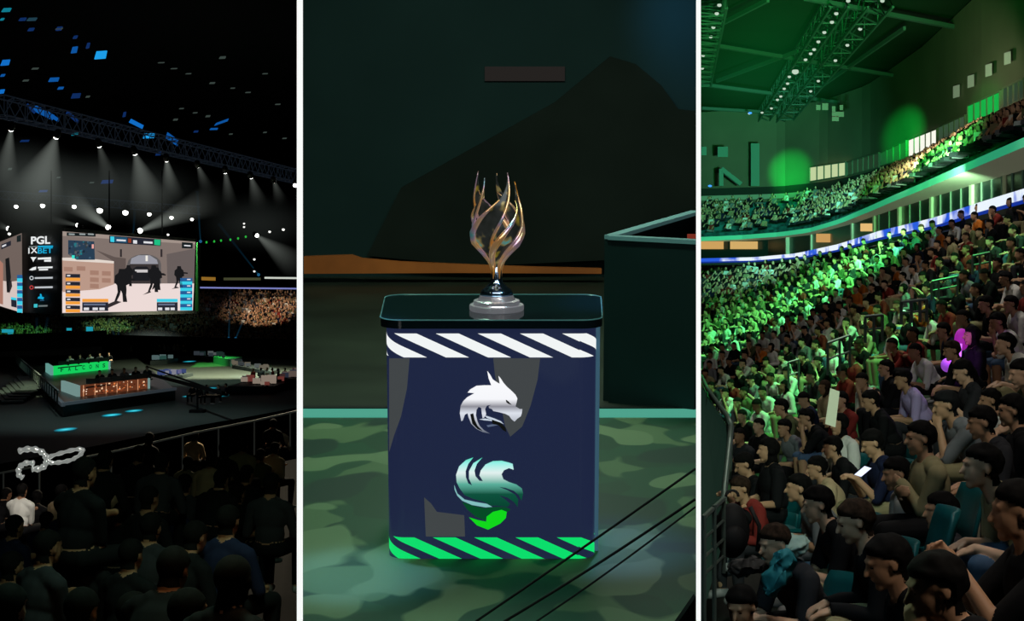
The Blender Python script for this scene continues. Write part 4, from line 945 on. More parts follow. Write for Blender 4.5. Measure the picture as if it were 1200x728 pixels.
for i in range(6): c_ = ux1*(0.03+i*0.16)+n1*0.05; mb.add([c_, c_+ux1*0.012, c_+ux1*0.012+Vector((0,0,h1)), c_+Vector((0,0,h1))], [(0,1,2,3)], emi('g150', (210,150,110)))
mb.build('front_graphics', None, t2)
# monitors, chairs, players behind each desk
chair_b = MB(); chair_b.box((-0.45,-0.15,0.5), (0.45,0.0,2.0)); chair_b.box((-0.45,-0.1,0.5), (0.45,0.8,0.7)); chair_b.box((-0.08,0.3,0.0), (0.08,0.45,0.5)); chair_b.box((-0.4,0.33,0.0), (0.4,0.42,0.08)); chair_b.box((-0.04,0.0,0.0), (0.04,0.75,0.08))
for di, (A_, B_, hh_, who, nme) in enumerate(((A0, B0, h, 'green', 'behind the green desk'), (A1, B1, h1, 'orange', 'behind the orange desk'))):
    for i in range(5):
        c_ = A_.lerp(B_, 0.13+0.185*i)
        y_ = c_.y+5.0
        dS = 1.8 if True else 1
        o = put_person('low_leanlong' if False else 'low_lean', 0, 0, 10, 180, ['white','charcoal','white','grey','black'][i] if di == 0 else ['black','charcoal','grey','black','charcoal'][i], 'charcoal', label='person at the %s place from the left %s' % (ordn[i], nme), group='players at the stage desks', scale=1.4)
        o.location = (c_.x-0.5, y_, stage_top-0.05)
        mb = MB(); mb.box((-0.5,-0.05,0.08), (0.5,0.06,0.5), mat('monitor_black', (0.01,0.01,0.01), 0.4)); mb.box((-0.45,0.061,0.12), (0.45,0.075,0.46), emi('monitor_glow', (200,170,150) if di else (150,170,160))); mb.box((-0.06,-0.04,0.05), (0.06,0.04,0.1), BLACK); mb.box((-0.3,-0.2,0.0), (0.3,0.2,0.05), BLACK)
        o = mb.build('monitor'); o.location = (c_.x-0.15, c_.y+1.4, stage_top+hh_*0.72+0.1); tag(o, 'black desk monitor at the %s place from the left %s' % (ordn[i], nme), 'monitor', 'monitors on the player desks')
spot((-60,150,14), Tz(110,440), 0.8, (1.0,0.80,0.65), 10, 0.9, 0.4, 'stage_players')
# ---- pools of cyan light painted as glowing floor discs, plus green and warm wash on the floor
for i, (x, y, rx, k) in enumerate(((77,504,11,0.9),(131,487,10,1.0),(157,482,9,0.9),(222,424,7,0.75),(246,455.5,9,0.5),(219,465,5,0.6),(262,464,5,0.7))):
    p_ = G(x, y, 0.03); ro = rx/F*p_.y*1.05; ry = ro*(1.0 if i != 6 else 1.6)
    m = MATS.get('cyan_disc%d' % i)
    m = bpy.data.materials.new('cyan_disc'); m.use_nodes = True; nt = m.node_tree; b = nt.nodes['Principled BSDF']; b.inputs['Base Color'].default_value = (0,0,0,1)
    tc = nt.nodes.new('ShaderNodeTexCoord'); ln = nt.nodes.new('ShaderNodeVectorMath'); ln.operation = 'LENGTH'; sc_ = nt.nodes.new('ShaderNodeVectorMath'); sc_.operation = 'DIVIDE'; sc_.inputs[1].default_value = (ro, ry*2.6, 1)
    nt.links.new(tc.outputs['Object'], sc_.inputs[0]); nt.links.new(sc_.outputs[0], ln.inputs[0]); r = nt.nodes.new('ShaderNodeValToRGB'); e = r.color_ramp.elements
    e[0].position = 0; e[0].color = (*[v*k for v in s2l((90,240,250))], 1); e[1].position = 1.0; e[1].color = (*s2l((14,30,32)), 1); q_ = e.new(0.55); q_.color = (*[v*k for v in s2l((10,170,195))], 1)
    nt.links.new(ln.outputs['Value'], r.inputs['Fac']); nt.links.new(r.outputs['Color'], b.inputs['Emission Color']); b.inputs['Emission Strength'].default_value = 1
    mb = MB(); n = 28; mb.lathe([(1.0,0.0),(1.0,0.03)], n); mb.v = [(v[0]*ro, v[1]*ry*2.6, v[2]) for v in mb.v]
    o = mb.build('painted_light_pool', m); o.location = p_; tag(o, ('painted cyan oval pool of light nearest the viewer at left','painted cyan oval pool of light before the stage, left of a pair','painted cyan oval pool of light before the stage, right of a pair','small painted cyan spot of light in the green pool','dim painted cyan pool of light by the walkway','small painted cyan pool of light beside the stage corner','bright painted cyan pool of light among the floor crew')[i], 'light pool', 'painted cyan light pools')
spot(G(205,425)+Vector((5,-10,16)), G(208,428), 12.0, (0.12,1.0,0.15), 56, 0.7, 0.5, 'floor_green')
spot(G(262,432)+Vector((10,-20,18)), G(258,438), 16, (0.95,0.95,0.62), 75, 0.8, 0.5, 'floor_warm')
spot(G(230,440)+Vector((10,-20,18)), G(225,444), 1.5, (0.6,0.9,0.7), 80, 0.9, 0.5, 'floor_soft')
spot(G(315,440)+Vector((0,-20,14)), G(318,441), 6, (0.7,0.95,0.95), 26, 0.8, 0.5, 'floor_cool')
spot(G(22,460)+Vector((6,-14,14)), G(22,462), 6, (0.75,0.8,0.5), 30, 0.8, 0.5, 'floor_left')
spot(G(110,490)+Vector((0,-5,22)), G(120,490), 1.3, (0.55,0.75,0.75), 75, 0.9, 0.5, 'floor_front')
# white floor floods behind the stage
for i, (x, y, pr) in enumerate(((160,401,4),(177,399,2.6),(186,397,1.8),(195,399,3.4),(203,396,2.8),(143,397,1.8),(215,405,1.6))):
    p_ = U(x, y, 250); lamp(x, y, 250, pr, None, 'white floodlight on the floor behind the player stage, %s from the left' % ordn[(1,2,3,4,5,0,6)[i]], strength=4.0, group='floodlights behind the stage')
mb = MB(); mb.ell((0,0,0), (7,2.5,3.0), None, 20, 12); 
def puff(name, col, k, rx, ry, rz):  # light in the haze put in as a glowing volume
    m = bpy.data.materials.new(name); m.use_nodes = True; nt = m.node_tree; nt.nodes.clear(); out = nt.nodes.new('ShaderNodeOutputMaterial'); em = nt.nodes.new('ShaderNodeEmission'); em.inputs[0].default_value = (*col,1)
    tc = nt.nodes.new('ShaderNodeTexCoord'); dv = nt.nodes.new('ShaderNodeVectorMath'); dv.operation = 'DIVIDE'; dv.inputs[1].default_value = (rx,ry,rz); ln = nt.nodes.new('ShaderNodeVectorMath'); ln.operation = 'LENGTH'
    mr = nt.nodes.new('ShaderNodeMapRange'); mr.interpolation_type = 'SMOOTHSTEP'; mr.inputs['From Min'].default_value = 0; mr.inputs['From Max'].default_value = 1; mr.inputs['To Min'].default_value = k; mr.inputs['To Max'].default_value = 0
    nt.links.new(tc.outputs['Object'], dv.inputs[0]); nt.links.new(dv.outputs[0], ln.inputs[0]); nt.links.new(ln.outputs['Value'], mr.inputs['Value']); nt.links.new(mr.outputs[0], em.inputs[1]); nt.links.new(em.outputs[0], out.inputs['Volume']); return m
o = mb.build('floor_haze', puff('floor_haze_m', (0.8,1,0.9), 0.05, 7, 2.5, 3)); o.location = U(178,404,249); tag(o, 'pale haze glowing around the floodlights behind the stage', 'haze', kind='stuff')
for i, (x, y, rx, rz, k, lab) in enumerate(((95,222,19,5.5,0.0022,'pale grey haze drifting under the lamp row above the scoreboard'),(300,262,9,4.5,0.0010,'thin dark haze right of the scoreboard'),(25,200,9,5,0.0016,'pale haze under the first lamps at the upper left'))):
    mb = MB(); mb.ell((0,0,0), (rx,12,rz), None, 24, 14); o = mb.build('haze', puff('haze_m%d' % i, (0.85,1.0,0.92), k, rx, 12, rz)); o.location = U(x, y, 205); tag(o, lab, 'haze', kind='stuff')
# consoles and tables on the arena floor with crews
def table_block(x0, y0, x1, y1, hpx, depth, m, label, name='control_desk', seed=1, n=10, crew=True, cols=None):
    A_ = G(x0, y0); B_ = G(x1, y1); h_ = hpx/F*A_.y; t = empty(name, A_); tag(t, label, 'desk'); Bv = Vector((0, depth, 0)); c_ = [Vector((0,0,0)), B_-A_, B_-A_+Bv, Bv]
    mb = MB(); mb.hexa(c_, [q_+Vector((0,0,h_)) for q_ in c_]); mb.build('counter', m, t)
    r_ = random.Random(seed); mb = MB()
    for i in range(n):
        u = r_.random()*0.92; v = r_.random()*0.8; p_ = (B_-A_)*u+Bv*v+Vector((0,0,h_)); mb = MB(); s_ = r_.uniform(0.4,0.8); col = r_.choice(cols or [(120,130,130),(70,80,90),(150,140,120),(40,60,60)])
        mb.box((p_.x-s_/2, p_.y-0.08, p_.z+0.1), (p_.x+s_/2, p_.y, p_.z+0.1+s_*0.7), emi('d%d_%d' % (col[0], col[1]), tuple(int(v*0.62) for v in col))); mb.box((p_.x-0.1, p_.y-0.06, p_.z), (p_.x+0.1, p_.y-0.02, p_.z+0.12), BLACK); mb.build('equipment', None, t)
    return t, A_, B_, h_
dkd = mat('console_dark', s2l((50,58,60)), 0.6)
table_block(267,462,322,462,9,9,dkd, 'dark grey control desk with red lit crew on the right of the arena floor', seed=1, n=14, cols=[(160,80,70),(120,60,60),(90,80,80),(210,190,170)])
table_block(324,457,351,455,12,10,dkd, 'dark equipment stack at the right edge of the arena floor', seed=2, n=14, cols=[(90,60,60),(140,120,110),(60,70,90)])
table_block(250,426,270,430,8,8,mat('teal_box', s2l((70,120,110)), 0.6), 'teal lit cabin beyond the pale floor', seed=3, n=3)
table_block(272,432,318,440,4,6,dkd, 'grey press desks in a row behind the pale floor', seed=4, n=14)
table_block(228,422,250,424,5,6,dkd, 'small dark desk beside the far crowd barrier', seed=5, n=8)
table_block(186,445,214,444,4,5,dkd, 'low desk with blue lit equipment behind the stage corner', seed=6, n=14, cols=[(150,150,210),(200,200,220),(90,110,180),(60,80,120)])
table_block(176,428,196,427,5,6,dkd, 'low equipment rack at the far stage corner', seed=7, n=8, cols=[(120,150,150),(180,180,170),(60,110,100)])
def crew(lst, label, grp, d_scale=1.6):
    for i, (x, y, top) in enumerate(lst):
        p_ = G(x, y); o = put_person('low_upright', 0, 0, 10, rnd.uniform(0,360), top, 'black', label=label % ordn[i], group=grp, scale=d_scale); o.location = p_+Vector((0,(11.0 if 'control desk' in grp else 0.0),0))
crew([(272,459.5,'red'),(281,459,'grey'),(290,458.5,'white'),(297,459,'red'),(304,460,'charcoal'),(312,459,'tan')], 'seated person at the red lit control desk, %s from the left', 'crew at the control desk', 1.2)
crew([(226,473,'black'),(233,475,'black'),(241,474,'charcoal'),(257,474,'black'),(266,472,'navy')], 'dark figure among the camera crew on the floor, %s from the left', 'camera crew on the floor', 1.15)
crew([(148,420,'grey'),(153,419,'white'),(188,419,'red'),(193,417,'white'),(198,419,'grey'),(203,418,'white'),(208,417,'tan'),(214,419,'navy')], 'distant person beyond the stage near the floodlights, %s from the left', 'people near the floodlights', 1.4)
# jib camera crane
mb = MB(); a = G(172,438,1.6); b = G(262,461,1.9); mb.bar(a, b, 0.22, 0.22); mb.bar(a+Vector((0,0,0.6)), b, 0.1, 0.1)
jb = mb.build('arm', BLACK); jr = empty('camera_crane', G(225,470)); tag(jr, 'long black camera crane arm reaching over the floor beside the stage', 'camera crane'); jb.location = -Vector(jr.location); jb.parent = jr
mb = MB(); m_ = a.lerp(b, 0.72); mb.bar(m_, Vector((m_.x, m_.y, -HF)), 0.12, 0.12); mb.box((m_.x-0.5,m_.y-0.5,-HF),(m_.x+0.5,m_.y+0.5,-HF+0.2)); o = mb.build('pedestal', BLACK); o.location = -Vector(jr.location); o.parent = jr
mb = MB(); mb.box((a.x-0.25,a.y-0.2,a.z-0.5),(a.x+0.25,a.y+0.2,a.z-0.1)); o = mb.build('camera_head', BLACK); o.location = -Vector(jr.location); o.parent = jr
# dark edge of near stand: black fascia and rail
mb = MB()
fz = [(-8,545),(60,533),(140,517),(230,499),(300,487),(352,477)]
A_ = [U(x, y, 40) for x, y in fz]; B_ = [U(x, y+260, 38) for x, y in fz]
sheet([A_, B_], 'wall_stand_front', BLACK)
mb = MB()
rl = [(-8,556),(60,544),(140,528),(230,507),(300,493),(352,481)]
mb.tube([U(x, y, 34) for x, y in rl], 0.022, 8)
for i in range(9):
    x = 4+i*42; y = float(np.interp(x, [q_[0] for q_ in rl], [q_[1] for q_ in rl]))
    if x < 350: mb.tube([U(x, y, 34), U(x, y+40, 34)], 0.02, 6)
tag(mb.build('hand_rail', mat('rail_steel', s2l((150,155,150)), 0.4, em=s2l((40,42,40)), es=0.35)), 'thin steel hand rail along the front of the near stand', 'railing')
# ---- silhouetted spectators of the near left stand
sil_rows = []
r4 = random.Random(21)
def edge(x): return float(np.interp(x, [q_[0] for q_ in fz], [q_[1] for q_ in fz]))
placed = []
def fits(x, y, S):
    return all(((x-a_)/(0.62*(S+s_)))**2+((y-b_)/(0.5*(S+s_)))**2 > 1 for a_, b_, s_ in placed)
big = [(255/3.19+20,500+175/3.19,34,'upright','black'),(395/3.19,500+130/3.19,24,'mid','charcoal'),(520/3.19,500+105/3.19,19,'',''),(605/3.19,500+140/3.19,24,'',''),(560/3.19,500+45/3.19,13,'','')]
for x, y, S, *_ in big: placed.append((x, y, S))
for band, (S0, S1, dy0, dy1, n) in enumerate(((8,11,12,24,30),(13,18,28,50,20),(20,28,56,90,15),(32,44,95,150,10),(46,58,160,225,7))):
    k = 0; tries = 0
    while k < n and tries < 900:
        tries += 1; x = r4.uniform(4, 345-S*1.25); S = r4.uniform(S0, S1); y = edge(x)+r4.uniform(dy0, dy1)
        if x < 100 and y < 575 and band < 2: continue
        if y > 722: continue
        if fits(x, y, S): placed.append((x, y, S)); k += 1
placed.sort(key=lambda t: (t[2]))
bands = {}
for (x, y, S) in placed:
    d = 432.0/S*0.92; b = 'back' if S < 12 else 'rear middle' if S < 19 else 'middle' if S < 30 else 'near' if S < 45 else 'nearest'
    bands.setdefault(b, []).append((x, y, S, d))
desc = {'back':'small dim spectator along the far rail', 'rear middle':'dark spectator a few rows behind the rail', 'middle':'dark spectator in the middle rows', 'near':'near-black spectator in the close rows', 'nearest':'near-black spectator in the closest row'}
for b, L_ in bands.items():
    L_.sort()
    for i, (x, y, S, d) in enumerate(L_):
        top = r4.choice(['tan','white','khaki','olive','black'] if b in ('back','rear middle') else ['black','charcoal','black','navy'])
        third = 'left third' if x < 115 else 'middle third' if x < 235 else 'right third'
        put_person(('mid_' if S > 14 else 'low_')+r4.choice(['upright','lean','crossed','long']), x, y, d, -22+r4.uniform(-18, 18), top, 'black', skin=2, label='%s, %s of left view' % (desc[b].replace('spectator', 'spectator in %s top' % top) if b in ('back','rear middle') else desc[b], third), group='%s, %s' % (desc[b], third))
spot(U(180,330,46)+Vector((4,0,7)), U(230,500,34), 5.0, (1.0,0.86,0.6), 30, 0.8, 0.6, 'stand_edge_rim')
# near-stand terrace under them
sheet([[U(x, edge(x)+60, 36) for x in range(-8, 353, 20)], [U(x, 760, 26)+Vector((0,0,-1.5)) for x in range(-8, 353, 20)], [U(x, 860, 9)+Vector((0,0,-0.6)) for x in range(-8, 353, 20)]], 'floor_near_stand', BLACK)
# foil balloons
foil = mat('silver_foil', (0.8,0.8,0.8), 0.18, 1.0, em=(0.3,0.32,0.3), es=0.7)  # foil glows by itself in place of light falling on it
def balloon(ptsx, rpx, label, d=25.0, closed=False):
    mb = MB(); pts = [U(x, y, d) for x, y in ptsx]
    # smooth with Catmull-Rom
    out = []; n = len(pts)
    for i in range(n-1 if not closed else n):
        p0, p1, p2, p3 = pts[max(i-1,0) if not closed else i-1], pts[i], pts[(i+1) % n], pts[min(i+2,n-1) if not closed else (i+2) % n]
        for k in range(5):
            t = k/5; out.append(0.5*((2*p1)+(p2-p0)*t+(2*p0-5*p1+4*p2-p3)*t*t+(3*p1-p0-3*p2+p3)*t**3))
    if not closed: out.append(pts[-1])
    mb.tube(out, [rpx/F*d*(0.8+0.2*math.sin(i*1.7)) for i in range(len(out))], 12, None, closed); o = mb.build('foil_balloon', foil, None, True); return tag(o, label, 'balloon', 'silver foil balloons held up by the crowd')
balloon([(22,529),(33,526.5),(45,528),(53,534),(54,543),(48,549),(38,550)], 4.2, 'silver foil balloon shaped like a curl, upper left one')
balloon([(40,543),(30,543),(23,548),(22,556),(27,560)], 3.8, 'silver foil balloon shaped like a small hook beneath the curl')
balloon([(58,536),(72,531),(88,527),(97,527),(94,533),(84,539),(70,542),(59,542)], 3.0, 'silver foil balloon shaped like a long pointed loop', closed=True)
spot(U(60,440,20)+Vector((0,0,2)), U(58,538,25), 2.2, (1.0,0.95,0.85), 26, 0.6, 0.4, 'balloon_light')
# ================================================================== RIGHT: the bowl with the green lit crowd
RX = 820.6
def ring(tab, Z, px, off=0.0):
    py = float(np.interp(px, [t[0] for t in tab], [t[1] for t in tab])); d = F*Z/(HZ-py); return U(px, py, d)
xsr = [RX-1.2]+list(range(830, 1241, 10))
def ext(tab):   # extend slightly outside the frame
    (x0, y0), (x1, y1) = tab[-2], tab[-1]; s = (y1-y0)/(x1-x0); return tab+[(1260, y1+s*(1260-x1))]
T_RIB = ext([(818,303),(860,302),(884,301.5),(933,297),(983,286),(1029,271),(1095,255),(1148,237),(1200,221)])
T_FAS = ext([(818,278),(870,275.5),(915,272),(950,267),(983,257),(1016,243),(1049,228),(1075,217),(1115,199),(1200,161)])
T_SOF = ext([(818,284.5),(900,281),(950,275.5),(1000,262),(1049,245),(1100,229),(1150,214),(1200,199)])
T_WAL = ext([(818,227),(870,225.5),(917,224),(966,219),(1016,209),(1055,194),(1082,183),(1148,148),(1200,130)])
conc = mat('bowl_concrete', s2l((150,150,132)), 0.8, noise=0.15, nscale=0.6)
# ribbon display
top = [ring(T_RIB, 2.7, x) for x in xsr]; bot = [p+Vector((0,0,-0.22 if i < 12 else -0.27)) for i, p in enumerate(top)]
def rmat():
    m = bpy.data.materials.new('ribbon_blue_white'); m.use_nodes = True; nt = m.node_tree; b = nt.nodes['Principled BSDF']; b.inputs['Base Color'].default_value = (0,0,0,1)
    tc = nt.nodes.new('ShaderNodeTexCoord'); n = nt.nodes.new('ShaderNodeTexNoise'); n.inputs['Scale'].default_value = 0.55; n.inputs['Detail'].default_value = 3; r = nt.nodes.new('ShaderNodeValToRGB'); e = r.color_ramp.elements
    e[0].position = 0.40; e[0].color = (*s2l((40,90,220)), 1); e[1].position = 0.52; e[1].color = (*s2l((235,245,255)), 1)
    nt.links.new(tc.outputs['Object'], n.inputs['Vector']); nt.links.new(n.outputs['Fac'], r.inputs['Fac']); nt.links.new(r.outputs['Color'], b.inputs['Emission Color']); b.inputs['Emission Strength'].default_value = 1.0; return m
RIBM = rmat(); o = sheet([top, bot], 'ribbon_display', RIBM, None); tag(o, 'long white and blue ribbon display curving under the upper tier of the right bowl', 'display')
bb = emi('ribbon_base_blue', (20,50,150)); o2 = sheet([bot, [p+Vector((0,0,-0.10)) for p in bot]], 'blue_edge', bb, None); o2.parent = o
sheet([[p+Vector((0,0,-0.10)) for p in bot], [p+Vector((0,0,-0.25)) for p in bot]], 'wall_bowl_parapet', mat('parapet_dark', s2l((40,44,40)), 0.9))
# ledge behind ribbon to the window wall
sof = [ring(T_SOF, 4.1, x) for x in xsr]; wb = [Vector((p.x, p.y, 2.6)) for p in sof]
sheet([top, [Vector((p.x, p.y, 2.75)) for p in sof]], 'floor_suite_ledge', mat('ledge_dark', (0.03,0.035,0.03), 0.9))
sheet([sof, wb], 'wall_suites', mat('suite_glass', s2l((22,40,38)), 0.3, spec=0.4))
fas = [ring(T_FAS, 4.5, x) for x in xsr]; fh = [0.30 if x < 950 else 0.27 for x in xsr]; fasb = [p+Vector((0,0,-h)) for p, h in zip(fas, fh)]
sheet([fasb, sof], 'ceiling_soffit', mat('soffit_pale', s2l((150,148,128)), 0.8, em=s2l((96,98,80)), es=0.6))  # brightness of the soffit put in as its own glow
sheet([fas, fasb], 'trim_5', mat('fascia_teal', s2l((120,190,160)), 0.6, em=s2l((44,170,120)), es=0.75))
# columns and suite windows
def dof(tab, Z, px): return ring(tab, Z, px)
for i, (x, w_) in enumerate(((923,6),(951,4),(999,5),(1025,6),(1055,8),(1092,7),(1139,8),(1176,4))):
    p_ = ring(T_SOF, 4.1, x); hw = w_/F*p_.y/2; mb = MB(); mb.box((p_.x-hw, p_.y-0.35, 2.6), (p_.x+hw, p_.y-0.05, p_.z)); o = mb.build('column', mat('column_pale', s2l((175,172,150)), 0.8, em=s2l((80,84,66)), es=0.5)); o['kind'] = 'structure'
for i, (x0, x1, ya, yb, c) in enumerate(((821,848,283,292,(226,178,104)),(856,888,283,292,(232,190,116)),(957,973,274,284,(220,170,100)),(1009,1023,262,271,(250,205,130)))):
    a = ring(T_SOF, 4.1, x0); b_ = ring(T_SOF, 4.1, x1); mb = MB()
    P4 = [U(x0, ya, a.y-0.3), U(x1, ya, b_.y-0.3), U(x1, yb, b_.y-0.3), U(x0, yb, a.y-0.3)]; mb.hexa(P4, [p+Vector((0,0.15,0)) for p in P4])
    o = fixn(mb.build('suite_window', emi('suite_warm%d' % i, c, 0.8))); tag(o, 'warm orange lit suite window under the upper tier, %s from the left' % ordn[i], 'window', 'lit suite windows')
mb = MB()
for x in range(1030, 1200, 12):
    p_ = ring(T_SOF, 4.1, x); mb.box((p_.x-0.05, p_.y-0.12, 2.6), (p_.x+0.05, p_.y-0.04, p_.z))
struct(mb.build('trim_6', mat('mullion', s2l((110,125,110)), 0.7, em=s2l((40,60,50)), es=0.4)))
# upper tier seating slope and wall
wal = [ring(T_WAL, 8.0, x) for x in xsr]
def umat():
    m = bpy.data.materials.new('upper_seats'); m.use_nodes = True; nt = m.node_tree; b = nt.nodes['Principled BSDF']; b.inputs['Roughness'].default_value = 0.8
    tc = nt.nodes.new('ShaderNodeTexCoord'); n = nt.nodes.new('ShaderNodeTexNoise'); n.inputs['Scale'].default_value = 1.3; n.inputs['Detail'].default_value = 6; r = nt.nodes.new('ShaderNodeValToRGB'); e = r.color_ramp.elements
    e[0].position = 0.38; e[0].color = (*s2l((20,60,62)), 1); e[1].position = 0.62; e[1].color = (*s2l((40,120,124)), 1)
    nt.links.new(tc.outputs['Object'], n.inputs['Vector']); nt.links.new(n.outputs['Fac'], r.inputs['Fac']); nt.links.new(r.outputs['Color'], b.inputs['Base Color']); return m
rows = []
for k in range(15):
    t = k/14; z0 = 4.45+t*3.3
    rows.append([fas[i].lerp(wal[i], t)*1 for i in range(len(xsr))])
    for i, p in enumerate(rows[-1]): p.z = 4.35+t*2.9
    if k < 14:
        nx = [fas[i].lerp(wal[i], (k+1)/14) for i in range(len(xsr))]; rows.append([Vector((q.x, q.y, p.z)) for p, q in zip(rows[-1], nx)])
sheet(rows, 'floor_upper_tier', umat())
wt = [Vector((p.x, p.y, 14.2)) for p in wal]
wallm = mat('upper_wall', s2l((96,92,74)), 0.9, noise=0.12, nscale=0.25)
sheet([wt, [Vector((p.x, p.y, 7.2)) for p in wal]], 'wall_bowl_upper', wallm)
pb = [(i, p) for i, p in enumerate(wal)]
mid = [Vector((p.x*0.992, p.y*0.992, 7.75)) for p in wal]; mid2 = [Vector((p.x, p.y, 7.40)) for p in mid]
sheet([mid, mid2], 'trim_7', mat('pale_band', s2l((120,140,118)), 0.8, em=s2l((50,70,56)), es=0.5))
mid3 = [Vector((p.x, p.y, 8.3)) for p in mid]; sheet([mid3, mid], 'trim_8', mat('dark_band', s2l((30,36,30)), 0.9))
def wallrect(x0, x1, ya0, ya1, yb0, yb1, m, name, label, panes=0, group=None):
    """left edge x0: ya0..yb0, right edge x1: ya1..yb1, hung on the upper wall"""
    a = ring(T_WAL, 8.0, x0).y-1.0; b_ = ring(T_WAL, 8.0, x1).y-1.0
    def L(u, v): 
        xl_ = x0+(x1-x0)*u; yt = ya0+(ya1-ya0)*u; yb_ = yb0+(yb1-yb0)*u; return U(xl_, yt+(yb_-yt)*v, 1/((1/a)*(1-u)+(1/b_)*u))
    mb = MB(); P4 = [L(0,0), L(1,0), L(1,1), L(0,1)]; mb.hexa(P4, [p+Vector((0,0.1,0)) for p in P4]); o = fixn(mb.build(name, m)); tag(o, label, 'window', group)
    if panes:
        mb = MB()
        for k in range(panes+1):
            u = k/panes; mb.bar(L(u,-0.02)+Vector((0,-0.05,0)), L(u,1.02)+Vector((0,-0.05,0)), 0.12, 0.08)
        mb.bar(L(0,0)+Vector((0,-0.05,0)), L(1,0)+Vector((0,-0.05,0)), 0.1, 0.08); mb.bar(L(0,1)+Vector((0,-0.05,0)), L(1,1)+Vector((0,-0.05,0)), 0.1, 0.08)
        f_ = mb.build('window_frame', mat('frame_olive', s2l((96,100,80)), 0.7)); f_.parent = o
    return o
wallrect(949,991,196,190,213,206,emi('win_cream',(196,214,160),0.95),'suite_window','cream lit five-pane window low on the far upper wall',5)
wallrect(1065,1098,164,151,185,170,emi('win_white',(250,250,236),1.0),'suite_window','brightest white five-pane window on the upper wall',5)
wallrect(1100,1131,149,135,168,152,mat('win_grey', s2l((110,125,110)),0.4,em=s2l((58,74,62)),es=0.6),'suite_window','dull grey panes between the white and the green lit windows',5)
wallrect(1134,1172,124,107,149,134,emi('win_green',(24,190,78),0.8),'suite_window','bright green lit window row at the upper right',5)
wallrect(1175,1200,104,92,128,115,mat('win_dark', s2l((50,66,56)),0.4,em=s2l((34,50,42)),es=0.6),'suite_window','dark panes at the far right end of the upper wall',4)
wallrect(993,1030,190,179,206,196,mat('win_dim', s2l((70,80,64)),0.4,em=s2l((36,44,34)),es=0.6),'suite_window','dim unlit panes right of the cream window',6)
wallrect(1032,1062,179,165,195,186,mat('win_greenish', s2l((60,110,70)),0.4,em=s2l((24,84,44)),es=0.6),'suite_window','dim greenish panes under the green light blot',4)
for i, (x, y) in enumerate(((1121,107),(1138,95),(1159,82),(1181,68))):
    wallrect(x-3.5,x+3.5,y-6,y-8,y+8,y+6,mat('lit_panel_pale', s2l((170,175,155)),0.6,em=s2l((100,108,92)),es=0.8),'lit_wall_panel','small pale square panel high on the upper wall, %s from the left' % ordn[i],0,'pale square wall panels')  # lit square panels, their light put in as glow
# ceiling
CZ = 14.0
mb = MB(); mb.add([Vector((-2,30,CZ+0.4)), Vector((90,30,CZ+0.4)), Vector((90,160,CZ+0.4)), Vector((16,160,CZ+0.4))], [(3,2,1,0)]); struct(mb.build('ceiling_bowl', mat('ceiling_bowl', s2l((44,60,46)), 0.95, noise=0.2, nscale=0.1, spec=0.05)))
def cp(px, py, z=CZ-0.3): return ray(px, py)*(z/ray(px, py).z)
bmt = mat('roof_steel', s2l((78,100,92)), 0.7)
def beam(a, b_, w_, label, h=0.5, lattice=True):
    P = cp(*a); Q = cp(*b_)
    if lattice:
        t = truss(P, Q, w_, w_, 26, label, 'roof_truss', bmt, 0.10)
    else:
        mb = MB(); mb.bar(P, Q, w_, h); t = tag(mb.build('roof_beam', bmt), label, 'beam')
    return t
beam((903,154),(1032,-6),1.1,'long roof truss from far wall to top edge, right of the lamp row')
beam((886,150),(984,-2),0.8,'slimmer roof truss with a row of small lamps on its left')
beam((821.5,90),(836,-6),1.2,'short roof truss at the left edge of the right view')
beam((824,51),(1102,98),0.25,'roof purlin running from the left edge to the bright wall',0.2,False)
beam((944,-2),(1182,44),0.25,'roof purlin crossing near the top right corner',0.2,False)
beam((822,99),(998,122),0.3,'lower roof purlin in the green haze',0.2,False)
beam((1028,128),(1206,4),0.6,'broad dark roof girder over the top of the curved wall',0.6,False)
beam((822,127),(960,135),0.3,'faint far roof purlin above the far stand',0.2,False)
beam((822,40),(900,0),0.14,'thin slanted roof bracing at the upper left of the bowl roof',0.2,False)
beam((840,95),(935,60),0.14,'thin slanted roof bracing in the middle of the bowl roof',0.2,False)
beam((950,110),(1060,33),0.14,'thin roof bracing beside the upper wall',0.2,False)
for i, (x, y) in enumerate(((843,6),(840,16),(836,32),(833,43),(824,65),(823,80),(980,16),(975,26),(966,38),(959,49),(954,58),(950,63),(944,70),(932,84),(925,90),(923,98),(919,104),(915,113),(911,117),(904,127),(1008,34),(993,53),(979,71),(959,95),(950,107),(1034,1),(994,1),(878,133),(893,132))):
    p_ = cp(x, y, CZ-0.9); mb = MB(); big_ = (x, y) == (932,84); r_ = 0.20 if big_ else 0.10; mb.ell((0,0,0), (r_, r_, r_*0.8), emi('house_lamp', (200,220,200) if True else 0, 0.9), 8, 6); mb.box((-r_,-r_,r_*0.5), (r_,r_,r_*1.3), BLACK)
    o = mb.build('house_lamp'); o.location = p_; ss = 'along the slim roof truss' if 900 < x < 982 and i > 5 and i < 20 else 'at the left edge truss' if x < 850 else 'beside the long roof truss'
    tag(o, 'small round pale house lamp %s%s' % (ss, ', the largest one' if big_ else ''), 'lamp', 'house lamps '+ss)
